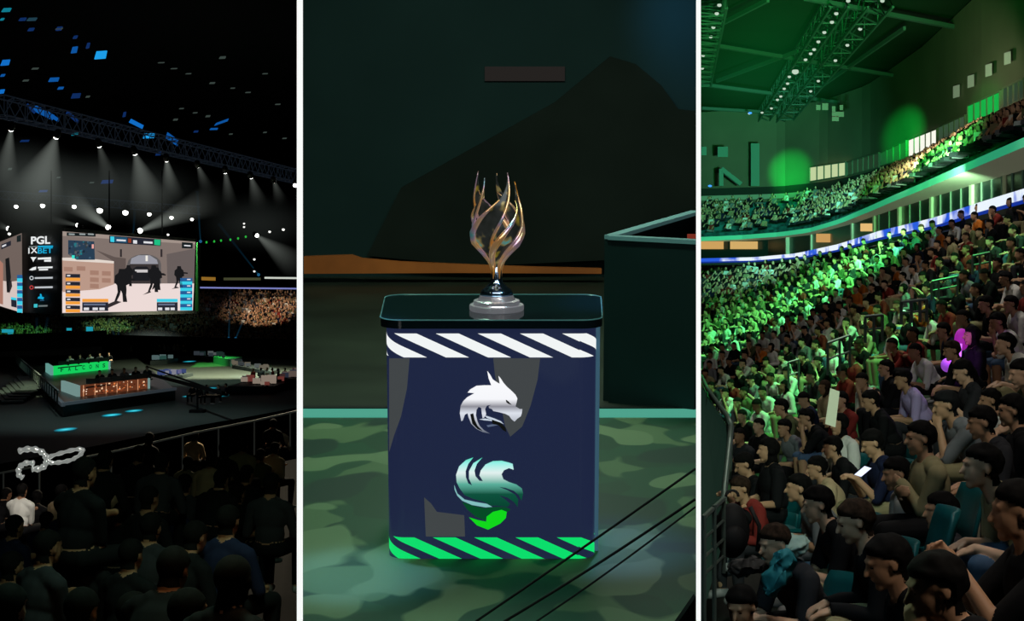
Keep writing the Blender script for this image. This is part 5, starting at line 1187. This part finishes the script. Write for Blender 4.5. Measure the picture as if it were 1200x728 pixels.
# hanging speaker clusters (pale boxes)
for i, (x, y, a, b) in enumerate(((959,126,5,6),(967,125,7,8),(977,128,4,7),(982,134,14,6),(979,139,8,6),(986,126,4,6))):
    d = 100; mb = MB(); mb.hexa([U(x-a/2,y+b/2,d), U(x+a/2,y+b/2,d), U(x+a/2,y+b/2,d+0.5), U(x-a/2,y+b/2,d+0.5)], [U(x-a/2,y-b/2,d), U(x+a/2,y-b/2,d), U(x+a/2,y-b/2,d+0.5), U(x-a/2,y-b/2,d+0.5)])
    o = fixn(mb.build('ceiling_speaker', mat('speaker_grey', s2l((120,130,104)), 0.7, em=s2l((70,78,60)), es=0.6))); tag(o, 'small pale box hanging in a cluster under the roof, %s from left' % ordn[(0,1,2,4,3,5)[i]], 'speaker', 'hanging cluster of pale boxes')
# far column and truss shapes on the left of the bowl
mb = MB(); d = 112
def rc(x0, y0, x1, y1, m_): mb.hexa([U(x0,y1,d), U(x1,y1,d), U(x1,y1,d+0.6), U(x0,y1,d+0.6)], [U(x0,y0,d), U(x1,y0,d), U(x1,y0,d+0.6), U(x0,y0,d+0.6)], m_)
pm = mat('pier_teal', s2l((70,120,100)), 0.8, em=s2l((26,62,50)), es=0.5)
rc(880,168,890,218,pm); tag(fixn(mb.build('concrete_pier', pm)), 'pale teal upright pier in front of the far upper wall', 'pier')
mb = MB(); rc(822,172,828,182,pm); tag(fixn(mb.build('wall_box', pm)), 'small box on the far upper wall at the left edge', 'box')
mb = MB(); rc(841,172,853,184,pm); tag(fixn(mb.build('wall_box', pm)), 'small box on the far upper wall left of the pier', 'box')
mb = MB(); mb.bar(U(845,198,d), U(868,216,d), 0.5, 0.3, pm); mb.bar(U(845,198,d), U(845,218,d), 0.3, 0.3, pm); tag(mb.build('stair_flight', pm), 'pale slanted stair flight left of the pier', 'stairs')
for i, (x, y) in enumerate(((879,132.5),(832,218))):
    mb = MB(); mb.ell((0,0,0), (0.14,0.08,0.08), None, 8, 6); o = mb.build('blue_lamp', emi('blue_pt', (70,160,255), 1.2)); o.location = U(x, y, 108); tag(o, 'tiny blue lamp %s' % ('under the far roof', 'on the far upper wall at the left')[i], 'lamp')
# ------------------------------------------------------------ crowd surface
SP = [(1090,690,80),(1180,580,70),(1150,545,60),(1000,610,50),(955,590,44),(870,705,50),(1040,560,40),(935,570,35),(1110,475,34),(1020,520,32),(885,540,30),(1190,490,42),(1060,440,23),(1190,425,29),(1185,370,22),(1180,330,18),(1130,290,13),(1190,250,11.5),(1100,280,10.5),(1000,300,7),(900,330,5.2),(830,350,4.7),(830,400,6.3),(850,450,9),(900,440,12),(950,400,11),(1000,400,14),(1050,400,16.5),(1100,390,19),(870,500,19),
      (820,306,4.3),(880,304,4.45),(940,300,5.1),(990,288,5.6),(1030,275,6.8),(1100,258,8.4),(1150,241,9.6),(1200,227,11.0),(1200,700,85),(1000,728,72),(920,650,46)]
def basis(x, y):
    u = (x-1000)/200; v = (y-480)/240; return [1, u, v, u*u, u*v, v*v, u*u*u, u*u*v, u*v*v, v*v*v]
Am = np.array([basis(x, y) for x, y, s in SP]); bv = np.log([s for x, y, s in SP]); cf = np.linalg.lstsq(Am, bv, rcond=None)[0]
def Sof(x, y): return float(np.exp(np.array(basis(x, y)) @ cf))
def ribY(x): return float(np.interp(x, [t[0] for t in T_RIB], [t[1] for t in T_RIB]))
def leftlim(y):   # front rail
    return 821 if y < 448 else float(np.interp(y, [448,500,560,640,728], [826,858,862,866,884]))
grid = []
for k in range(24):
    t = k/23; row = []
    for x in xsr:
        y0_ = ribY(x)+5; y = y0_+(790-y0_)*(t**1.3); S = min(Sof(x, min(y, 735)), 84); row.append(U(x, y, 432/S)+Vector((0,0,-1.30)))
    grid.append(row)
sheet(grid, 'floor_stand', mat('stand_concrete', s2l((46,48,42)), 0.9, noise=0.3, nscale=1.5))
# seats
seat_m = mat('seat_teal', s2l((14,88,92)), 0.45, spec=0.4)
def seat_proto():
    r_ = empty('stadium_seat'); mb = MB()
    n = 7; pf = []; pb_ = []
    for i in range(n):
        a = (i/(n-1)-0.5)*1.3; pf.append((0.24*math.sin(a)/math.sin(0.65), -0.25+0.07*(1-math.cos(a))/(1-math.cos(0.65))))
    vs = [];
    for z, sc_, o_ in ((0.40,0.92,0.02),(0.55,1.0,0.0),(0.75,1.0,-0.05),(0.83,0.86,-0.07)):
        vs.append([Vector((x*sc_, y+o_, z)) for x, y in pf])
    fl_ = [p for r in vs for p in r]; mb.add(fl_, [(i*n+j, i*n+j+1, (i+1)*n+j+1, (i+1)*n+j) for i in range(3) for j in range(n-1)]); o = mb.build('backrest', seat_m, r_, True); md = o.modifiers.new('t', 'SOLIDIFY'); md.thickness = 0.025
    mb = MB(); mb.hexa([Vector(v) for v in ((-0.22,-0.22,0.375),(0.22,-0.22,0.375),(0.21,0.2,0.39),(-0.21,0.2,0.39))], [Vector(v) for v in ((-0.23,-0.22,0.41),(0.23,-0.22,0.41),(0.22,0.22,0.425),(-0.22,0.22,0.425))]); mb.build('seat_pan', seat_m, r_)
    mb = MB(); mb.box((-0.03,-0.24,0.0), (0.03,-0.18,0.40)); mb.box((-0.12,-0.26,0.0), (0.12,-0.12,0.02)); mb.build('post', mat('post_grey', (0.1,0.1,0.1), 0.6), r_); return r_
SEAT = seat_proto(); SK_ = {SEAT.name: list(SEAT.children)}; seat_used = [False]
def put_seat(o, label, group):
    if not seat_used[0]: s = SEAT; seat_used[0] = True
    else: s = copy_tree(SEAT, {SEAT.name: SK_[SEAT.name]})[0]
    s.location = o.location; s.rotation_euler = o.rotation_euler; tag(s, label, 'seat', group)
# ------------------------------------------------------------ near spectators, one by one
heroes = [ # px, py, S, proto, yaw, top, trousers, hair, skin, label
 (1096,690,80,'near_chin',96,'black','black','dark',1,'person with short dark hair and black top resting chin on hand at the bottom right'),
 (1192,600,70,'near_clap',88,'black','black','dark',1,'person in a black top holding hands forward at the lower right edge'),
 (1150,548,52,'near_forearms',92,'khaki','denim','dark',0,'smiling person in khaki top leaning over dark jeans, above the hand-clasping one'),
 (1150,496,38,'near_lean',90,'charcoal','cream','dark',1,'person with dark hair and cream trousers behind the smiling person'),
 (1186,482,38,'near_crossed',80,'black','charcoal','dark',1,'person in black top with dark hair seated at the right edge, mid height'),
 (1108,476,34,'near_chin',92,'grey','khaki','black',1,'person in a grey shirt and black cap with hand at chin'),
 (1050,556,38,'near_lean',100,'white','charcoal','dark',1,'person in white shirt seen from the side in the lower middle rows'),
 (1022,520,31,'near_phone',96,'navy','khaki','dark',1,'person in a navy shirt looking down at a glowing phone'),
 (958,592,42,'near_clasp',92,'black','khaki','dark',0,'person in black top and tan shorts with clasped hands in the front rows'),
 (1002,612,50,'near_leanlong',90,'black','khaki','brown',0,'person with brown hair in black long sleeves at the lower centre'),
 (935,573,33,'near_forearms',92,'grey','grey','dark',1,'person in grey shirt and grey trousers leaning forward near the front rail'),
 (957,549,27,'near_lean',92,'tan','denim','dark',1,'person in tan top behind the grey shirted front row person'),
 (868,712,48,'near_leanlong',150,'black','black','dark',1,'person with dark hair in black at the very bottom left of the right stand'),
 (900,528,28,'near_upright',98,'black','black','dark',1,'person with long dark hair and black jacket near the front rail'),
 (872,545,27,'near_phone',96,'black','charcoal','dark',1,'person in black leaning down over a phone beside the front rail'),
 (1058,445,23,'near_lean',95,'lavender','charcoal','dark',1,'person in a pale lavender shirt in the purple light'),
 (1038,432,20,'near_crossed',92,'black','black','dark',1,'person in black left of the lavender shirt'),
 (1105,388,19,'near_lean',92,'navy','charcoal','dark',1,'person in navy shirt beside the purple light stick'),
 (1128,436,27,'near_phone',90,'charcoal','charcoal','dark',0,'person in charcoal top just below the purple light stick'),
 (1178,404,26,'near_forearms',92,'white','khaki','dark',0,'person in white shirt leaning forward with tan trousers, right edge'),
 (1160,470,28,'near_crossed',88,'white','charcoal','dark',1,'person in white top with folded arms between two dark haired ones'),
 (1184,357,20,'near_lean',95,'white','black','dark',1,'person in a bright white shirt seated at the right edge of the middle rows'),
 (1178,327,17,'near_clasp',95,'white','khaki','black',1,'person in white shirt and dark cap high at the right edge'),
 (1155,357,20,'near_lean',95,'black','black','dark',1,'person in black next to the bright white shirt'),
 (1102,600,44,'near_upright',96,'charcoal','black','dark',1,'person with long dark hair and charcoal top in the lower right rows'),
 (1040,660,62,'near_leanlong',92,'black','black','dark',1,'person in black long sleeves at the bottom middle of the right stand'),
 (975,525,26,'near_lean',90,'black','charcoal','dark',1,'person in black top directly behind the white placard area'),
 (1020,470,24,'near_leanlong',92,'black','black','dark',1,'person in black long sleeves right of the white placard'),
 (915,478,20,'near_lean',94,'olive','olive','dark',1,'person in an olive shirt in green light near the front rail'),
 (945,490,21,'near_chin',92,'black','denim','dark',1,'person in black with hand at chin left of the white placard'),
]
hp = []
for i, (x, y, S, k, yaw, top_, pan, hair, sk, lab) in enumerate(heroes):
    o = put_person(k, x, y, 432/S, yaw, top_, pan, hair, sk, lab, 'spectators in the near rows of the right stand', 1.0); hp.append((x, y, S))
    if S > 22: put_seat(o, 'teal plastic stadium seat under the '+' '.join(lab.split()[:9]), 'teal seats of the right stand')
# cap brim on the grey shirted one
# ------------------------------------------------------------ fill
r5 = random.Random(99); cand = []
def okp(x, y, S, L_, kx=0.78, ky=0.50):
    for a_, b_, s_ in L_:
        m_ = (S+s_)
        if ((x-a_)/(kx*m_))**2+((y-b_)/(ky*m_))**2 < 1: return False
    return True
cells = {}
def near(x, y, S):
    out = []; R_ = 2; g = 40
    for i in range(int(x//g)-2, int(x//g)+3):
        for j in range(int(y//g)-2, int(y//g)+3): out += cells.get((i, j), [])
    return out
def addc(x, y, S): cells.setdefault((int(x//40), int(y//40)), []).append((x, y, S))
for h in hp: addc(*h)
fill = []
for it in range(60000):
    x = r5.uniform(822, 1212); y0_ = ribY(x)+6; y = y0_+(700-y0_)*r5.random()**1.6
    if x < leftlim(y)+4 or y > 690: continue
    S = Sof(x, y)
    if S > 30 and (y > 640 or x < 905): continue
    if x-0.4*S < RX and S > 12: continue
    if okp(x, y, S, near(x, y, S)): fill.append((x, y, S)); addc(x, y, S)
fill.sort(key=lambda t: -t[2]); NI = 175
print('FILL', len(fill), fill[:NI][-1][2] if len(fill) > NI else None)
tops = ['black','black','black','white','white','grey','charcoal','olive','khaki','navy','tan','white','red','pale blue','charcoal','orange']
def zone(x, y):
    if y < 330: v = 'high rows by ribbon'
    elif y < 400: v = 'upper middle rows'
    elif y < 460: v = 'middle rows'
    elif y < 520: v = 'lower middle rows'
    else: v = 'lower rows'
    h = 'left' if x < 930 else 'centre left' if x < 1010 else 'centre' if x < 1070 else 'centre right' if x < 1140 else 'right'
    return v+', '+h
def yawf(x, S): return float(np.interp(x, [820, 950, 1100], [128, 112, 97]))+r5.uniform(-14, 14)
for i, (x, y, S) in enumerate(fill[:NI]):
    near_ = S >= 20; kk = r5.choice(['lean','lean','clasp','phone','crossed','upright','leanlong','chin']) if near_ else r5.choice(['lean','clasp','phone','crossed','upright','long','chin','lean'])
    key = ('near_' if near_ else 'mid_')+kk; tp = r5.choice(tops); pn = r5.choice(['black','charcoal','denim','khaki','black']); z_ = zone(x, y)
    if x < 1000 and S < 16 and r5.random() < 0.4: tp = 'white'
    o = put_person(key, x, y, 432/S, yawf(x, S), tp, pn, 'brown' if r5.random() < 0.15 else 'dark', r5.choice((0,1,1,2)), 'spectator in %s top, %s trousers, %s' % (tp, pn, z_), 'spectators '+z_)
    if S > 24: put_seat(o, 'teal seat under spectator in %s top, %s' % (tp, z_), 'teal seats '+z_)
# the remaining far rows: one mass of small people
def crowd_mesh2(name, pts, label, group):
    """pts: (proto, head position, yaw, rgb tuple of skin, hair, top, trousers, shoes)"""
    V_, F_, Cc_, off = [], [], [], 0; cache = {}
    for key, hw, yaw, sc_, cols in pts:
        if key not in cache:
            me = PROT[key][0]; nv = len(me.vertices); P = np.empty(nv*3); me.vertices.foreach_get('co', P); fa = np.array([list(p.vertices)+[p.vertices[-1]]*(4-len(p.vertices)) for p in me.polygons]); mi = np.empty(len(me.polygons), np.int32); me.polygons.foreach_get('material_index', mi); cache[key] = (P.reshape(-1,3)-np.array(HL[key]), fa, mi)
        P, fa, mi = cache[key]; a = math.radians(yaw); R_ = np.array([[math.cos(a),-math.sin(a),0],[math.sin(a),math.cos(a),0],[0,0,1]])
        V_.append((P*sc_) @ R_.T+np.array(hw)); F_.append(fa+off); off += len(P); Cc_.append(np.array(cols, np.float32)[mi])
    V_ = np.concatenate(V_); F_ = np.concatenate(F_); Cc_ = np.concatenate(Cc_)
    me = bpy.data.meshes.new(name); me.vertices.add(len(V_)); me.vertices.foreach_set('co', V_.ravel()); me.loops.add(F_.size); me.loops.foreach_set('vertex_index', F_.ravel().astype(np.int32)); me.polygons.add(len(F_)); me.polygons.foreach_set('loop_start', np.arange(0, F_.size, 4, dtype=np.int32)); me.update(calc_edges=True)
    ca = me.color_attributes.new('col', 'FLOAT_COLOR', 'CORNER'); cc = np.concatenate([np.repeat(Cc_, 4, axis=0), np.ones((F_.size, 1), np.float32)], axis=1); ca.data.foreach_set('color', cc.ravel())
    me.materials.append(MATS['crowd_0']); o = bpy.data.objects.new(name, me); C.objects.link(o); return tag(o, label, 'crowd', group, 'stuff')
crowd_mesh('person_unused', [cpt(U(1000, 340, 60))], 'x'); bpy.data.objects.remove(bpy.data.objects['person_unused'])
LK = ['low_lean','low_clasp','low_phone','low_crossed','low_upright','low_long']
P2 = []
for x, y, S in fill[NI:]:
    if S < 5.2: continue
    P2.append((r5.choice(LK), U(x, y, 432/S), yawf(x, S), 1.0, (r5.choice(SKC), r5.choice(HC), r5.choice(SHC), r5.choice(SHC[2:6]), (0.2,0.2,0.2))))
P3 = [cpt(U(x, y, 432/S), 1.0, yawf(x, S)) for x, y, S in fill[NI:] if S < 5.2]
print('MASS', len(P2), len(P3))
crowd_mesh2('lower_bowl_crowd', P2, 'mass of small seated spectators in the far rows of the lower bowl', 'bowl crowds')
if P3: crowd_mesh('lower_bowl_crowd_distant', P3, 'tiny spectators in the most distant rows at the left end of the lower bowl', 'bowl crowds')
# upper tier crowd
P4 = []
for _ in range(2600):
    i = r5.random()*(len(xsr)-1); k = int(i); f = i-k; t = r5.uniform(0.02, 0.80); x = xsr[k]+(xsr[min(k+1, len(xsr)-1)]-xsr[k])*f
    if x < 1010 and r5.random() > (0.10 if x < 940 else 0.35): continue
    a = fas[k].lerp(fas[min(k+1, len(xsr)-1)], f); b_ = wal[k].lerp(wal[min(k+1, len(xsr)-1)], f); p_ = a.lerp(b_, t); p_.z = 4.35+int(t*14)/14*2.9+1.15
    P4.append(cpt(p_, 0.85, yawf(x, 5)+10, 1.0))
crowd_mesh('upper_tier_crowd', P4, 'spectators filling the upper tier above the teal fascia', 'bowl crowds')
from mathutils import noise as mnoise
# things between
# front rail at the left
rm = mat('galvanised_rail', s2l((104,120,112)), 0.4, 0.4)
mb = MB()
rp = [(818.8,440,34),(829,455,27),(840,471,22),(853,489,17.5),(857,500,16.5)]
P_r = [U(x+(3 if i == 0 else 0), y, d) for i, (x, y, d) in enumerate(rp)]
mb.tube(P_r, 0.03, 8); mb.tube([P_r[-1], U(855,520,16.2), U(849,575,15.4), U(846,640,14.6)], 0.032, 8)
for dy in (14, 28, 42): mb.tube([U(x+(3 if i == 0 else 0), y+dy*(0.5+i*0.15), d) for i, (x, y, d) in enumerate(rp)], 0.012, 6)
for x, y, d in rp[1:]: mb.tube([U(x, y, d), U(x-1, y+60*17/d, d)], 0.018, 6)
tag(mb.build('front_railing', rm, None, True), 'grey tubular railing descending along the front of the right stand', 'railing')
mb = MB()
for k, y in enumerate((585, 610, 632, 652)): mb.tube([U(824, y+22, 10.6), U(848, y, 12.0)], 0.012 if k else 0.02, 6)
for x, y0_, y1_, d in ((825,604,728,10.6),(837,592,728,11.2),(848,583,672,12.0)): mb.tube([U(x, y0_, d), U(x, y1_, d)], 0.018, 6)
tag(mb.build('gate_railing', rm), 'lower section of barred railing at the bottom left of the right stand', 'railing')
mb = MB(); mb.add([U(821.5,452,33), U(852,500,17.6), U(846,640,14.8), U(821.5,728,14.8)], [(0,1,2,3)]); struct(mb.build('wall_stand_end', mat('stand_end_green', s2l((48,74,60)), 0.8, noise=0.15, nscale=1.0, em=s2l((22,40,32)), es=0.8)))  # slight green glow put in to lift the dark end wall
def railset(name, xs, yt, yb, d, label, m=None, slope=0.0):
    mb = MB(); n = len(xs)
    for i, x in enumerate(xs): mb.tube([U(x, yt+slope*(x-xs[0]), d), U(x, yb+slope*(x-xs[0]), d)], 0.024, 6)
    mb.tube([U(xs[0], yt, d), U(xs[-1], yt+slope*(xs[-1]-xs[0]), d)], 0.024, 6); mb.tube([U(xs[0], (yt+yb)/2, d), U(xs[-1], (yt+yb)/2+slope*(xs[-1]-xs[0]), d)], 0.018, 6)
    return tag(mb.build(name, m or rm), label, 'railing', 'aisle railings in the right stand')
railset('aisle_railing', (1014,1024,1034), 371, 402, 24, 'aisle railing of three uprights in the middle of the green lit rows', slope=-0.1)
railset('aisle_railing', (1056,1068,1078,1086), 354, 380, 22, 'aisle railing with four uprights in the centre right rows', slope=-0.1)
railset('aisle_railing', (970,984,996), 402, 440, 26, 'aisle railing at the centre left among green lit spectators', slope=-0.35)
railset('aisle_railing', (1140,1148,1160), 300, 322, 27, 'short aisle railing in the upper right rows', slope=-0.2)
railset('aisle_railing', (1092,1100,1122), 330, 352, 27, 'aisle railing just left of the upper right rows', slope=-0.2)
railset('aisle_railing', (924,936), 425, 455, 29, 'small aisle railing at the left among green lit rows', slope=-0.3)
# white placard
mb = MB(); mb.poly([U(973,455,15.5), U(984,459,15.5), U(979,501,15.5), U(967,497,15.5)], None, Vector((0,0.01,0.0))); tag(fixn(mb.build('placard', mat('placard_white', s2l((225,230,205)), 0.7, em=s2l((120,130,100)), es=0.5))), 'tilted plain white placard held up among the middle rows', 'placard')
# purple light stick, phone, bags
t = empty('light_stick', U(1124,418,20)); tag(t, 'glowing purple light stick held up in the centre right rows', 'light stick')
mb = MB(); mb.tube([(0,0,0),(0.01,0,0.17)], 0.028, 12); mb.build('glow_tube', emi('purple_glow', (205,110,255), 1.6), t, True); mb = MB(); mb.tube([(0,0,-0.12),(0,0,0)], 0.02, 10); mb.build('handle', BLACK, t, True)
mb = MB(); mb.ell((0,0,0), (0.08,0.08,0.09), None, 16, 10); o = mb.build('balloon', mat('lavender_ball', s2l((200,150,235)), 0.5, em=s2l((150,70,200)), es=0.7), None, True); o.location = U(1110,428,19.4); tag(o, 'round lavender glowing ball under the light stick', 'ball')
mb = MB(); mb.ell((0,0,0), (0.10,0.08,0.15), None, 14, 8); o = mb.build('glowing_cap', mat('magenta_cap', s2l((220,90,220)), 0.6, em=s2l((170,30,170)), es=0.6), None, True); o.location = U(1127,398,20.5); tag(o, 'small magenta lit bundle above the light stick', 'bundle')
ho = [o for o in bpy.data.objects if o.get('label', '').endswith('glowing phone')][0]
mb = MB(); mb.box((-0.04,-0.005,-0.075), (0.04,0.005,0.075), BLACK); mb.box((-0.036,-0.0065,-0.07), (0.036,-0.0052,0.07), emi('phone_glow', (220,230,255), 1.3)); o = mb.build('smartphone'); o.location = U(1011,552,13.0); o.rotation_euler = (0.9, 0.3, 0.4); tag(o, 'small smartphone with a glowing white screen in the lower middle rows', 'phone')
bg = empty('backpack', U(858,622,12.2)); tag(bg, 'black backpack on the floor beside the front railing', 'backpack')
mb = MB(); mb.ell((0,0,0), (0.14,0.11,0.22), None, 20, 12); mb.ell((0,-0.09,-0.05), (0.10,0.06,0.11), None, 16, 8); mb.build('bag_body', mat('bag_black', (0.008,0.008,0.009), 0.7), bg, True)
mb = MB(); mb.tube([(0.0+0.05*math.cos(a), 0.0, 0.27+0.05*math.sin(a)) for a in np.linspace(0, PI, 8)], 0.012, 6); mb.tube([(0.13,-0.08,0.2),(0.2,-0.1,0.05),(0.19,-0.08,-0.15)], 0.018, 6); mb.build('strap', mat('strap_m', (0.02,0.02,0.02), 0.7), bg, True)
def sack(x, y, d, rx, ry, c, label, nm='jacket'):
    mb = MB(); mb.ell((0,0,0), (rx, 0.10, ry), None, 36, 24); nzv = [mnoise.noise_vector(Vector(v)*16+Vector((x,0,0)))*0.035+mnoise.noise_vector(Vector(v)*38)*0.016 for v in mb.v]; mb.v = [(v[0]+k_[0]+0.35*v[2], v[1]+k_[1], v[2]+k_[2]) for v, k_ in zip(mb.v, nzv)]
    o = mb.build(nm, c, None, True); o.location = U(x, y, d); return tag(o, label, nm.replace('_', ' '))
tl_ = mat('teal_cloth', s2l((40,130,140)), 0.7); sack(912,672,9.3,0.07,0.15,tl_,'crumpled teal jacket hanging beside the tan shorts in the front rows'); sack(930,640,9.6,0.09,0.07,mat('pale_cloth', s2l((170,200,190)), 0.7),'crumpled pale plastic bag on a lap in the front rows','plastic_bag')
mb = MB(); 
for j, (x, y, S_) in enumerate(((1059,632,8.9),(1036,704,7.9))):
    s = copy_tree(SEAT, {SEAT.name: SK_[SEAT.name]})[0]; s.location = U(x, y, S_)+Vector((0,0,-0.65)); s.rotation_euler = (0,0,math.radians(86)); tag(s, ('empty bright teal seat back in front of the bottom right person', 'empty teal seat back at the very bottom of the right stand')[j], 'seat', 'teal seats of the right stand')
sack(876,664,11.5,0.16,0.06,mat('shoe_dark', (0.02,0.02,0.02), 0.6),'dark shoe-like bundle on the aisle floor','bundle')
spot((1.9,5.5,3), U(838,560,19), 0.6, (0.7,1,0.8), 30, 0.9, 0.3, 'rail_fill')  # unseen spot added to lift the rail and end wall
mb = MB(); mb.ell((0,0,0), (5.5,12,4.5), None, 24, 14); o = mb.build('haze', puff('green_haze', (0.02,1.0,0.18), 0.0035, 5.5, 12, 4.5)); o.location = U(838,70,62)+Vector((2.0,0,0)); tag(o, 'green lit haze under the bowl roof at the upper left of the right view', 'haze', kind='stuff')
# lights
spot((14,48,13), U(925,360,62), 8.5, (0.12,1.0,0.28), 42, 0.7, 0.4, 'green_main')
spot((10,30,12), U(960,410,36), 6.0, (0.14,1.0,0.28), 46, 0.8, 0.4, 'green_mid')
spot((9,26,11), U(880,445,30), 3.6, (0.05,1.0,0.2), 40, 0.8, 0.4, 'green_low')
spot((13,44,13), U(1040,300,60), 3.5, (0.12,1.0,0.28), 26, 0.8, 0.4, 'green_high')
area((4.5,26,13), U(1120,330,28), 1.3, (1.0,0.95,0.85), 4, 4, 'house_soft')
spot((3.3,3.6,2.8), U(1130,640,5.6), 0.8, (1.0,0.88,0.74), 50, 0.9, 0.4, 'front_fill')  # unseen spot added to lift the nearest faces
area((3.3,7.6,6.0), U(1060,580,10), 0.95, (1.0,0.90,0.78), 2.5, 2.5, 'near_soft')
spot((8,40,10), U(1180,240,42), 1.4, (0.9,1.0,0.8), 40, 0.9, 0.4, 'upper_right_soft')
spot((14,60,6), U(1130,155,68), 2.4, (1.0,1.0,0.75), 60, 0.9, 0.4, 'wall_wash')
spot((8,44,8), U(1050,148,84), 20.0, (0.0,1.0,0.12), 4.6, 1.0, 0.1, 'wall_green')
spot((8,36,8), U(1152,112,68), 2.2, (0.0,1.0,0.12), 3.6, 0.9, 0.1, 'wall_green_right')
spot((8,56,8), U(928,203,115), 11.0, (0.0,1.0,0.12), 3.8, 1.0, 0.1, 'wall_green_left')
spot((8,56,8), U(930,226,112), 3.0, (0.0,1.0,0.12), 4, 0.9, 0.1, 'seats_green_left')
spot((13,70,5), U(880,190,115), 0.7, (0.1,0.9,0.5), 40, 0.9, 0.2, 'far_wash')
spot((13,66,5), U(880,250,108), 1.2, (0.3,0.95,0.8), 34, 0.9, 0.2, 'far_seats_wash')
spot((10,40,3), cp(845,50), 1.5, (0.02,1.0,0.14), 56, 1.0, 0.3, 'ceiling_green')
spot((14,50,3), cp(980,60), 0.5, (0.5,1.0,0.6), 80, 1.0, 0.3, 'ceiling_soft')
pl_ = bpy.data.lights.new('purple_glow', 'POINT'); pl_.energy = 5; pl_.color = (0.6,0.15,1.0); pl_.shadow_soft_size = 0.08; o = bpy.data.objects.new('purple_glow', pl_); C.objects.link(o); o.location = U(1118,405,19.2)
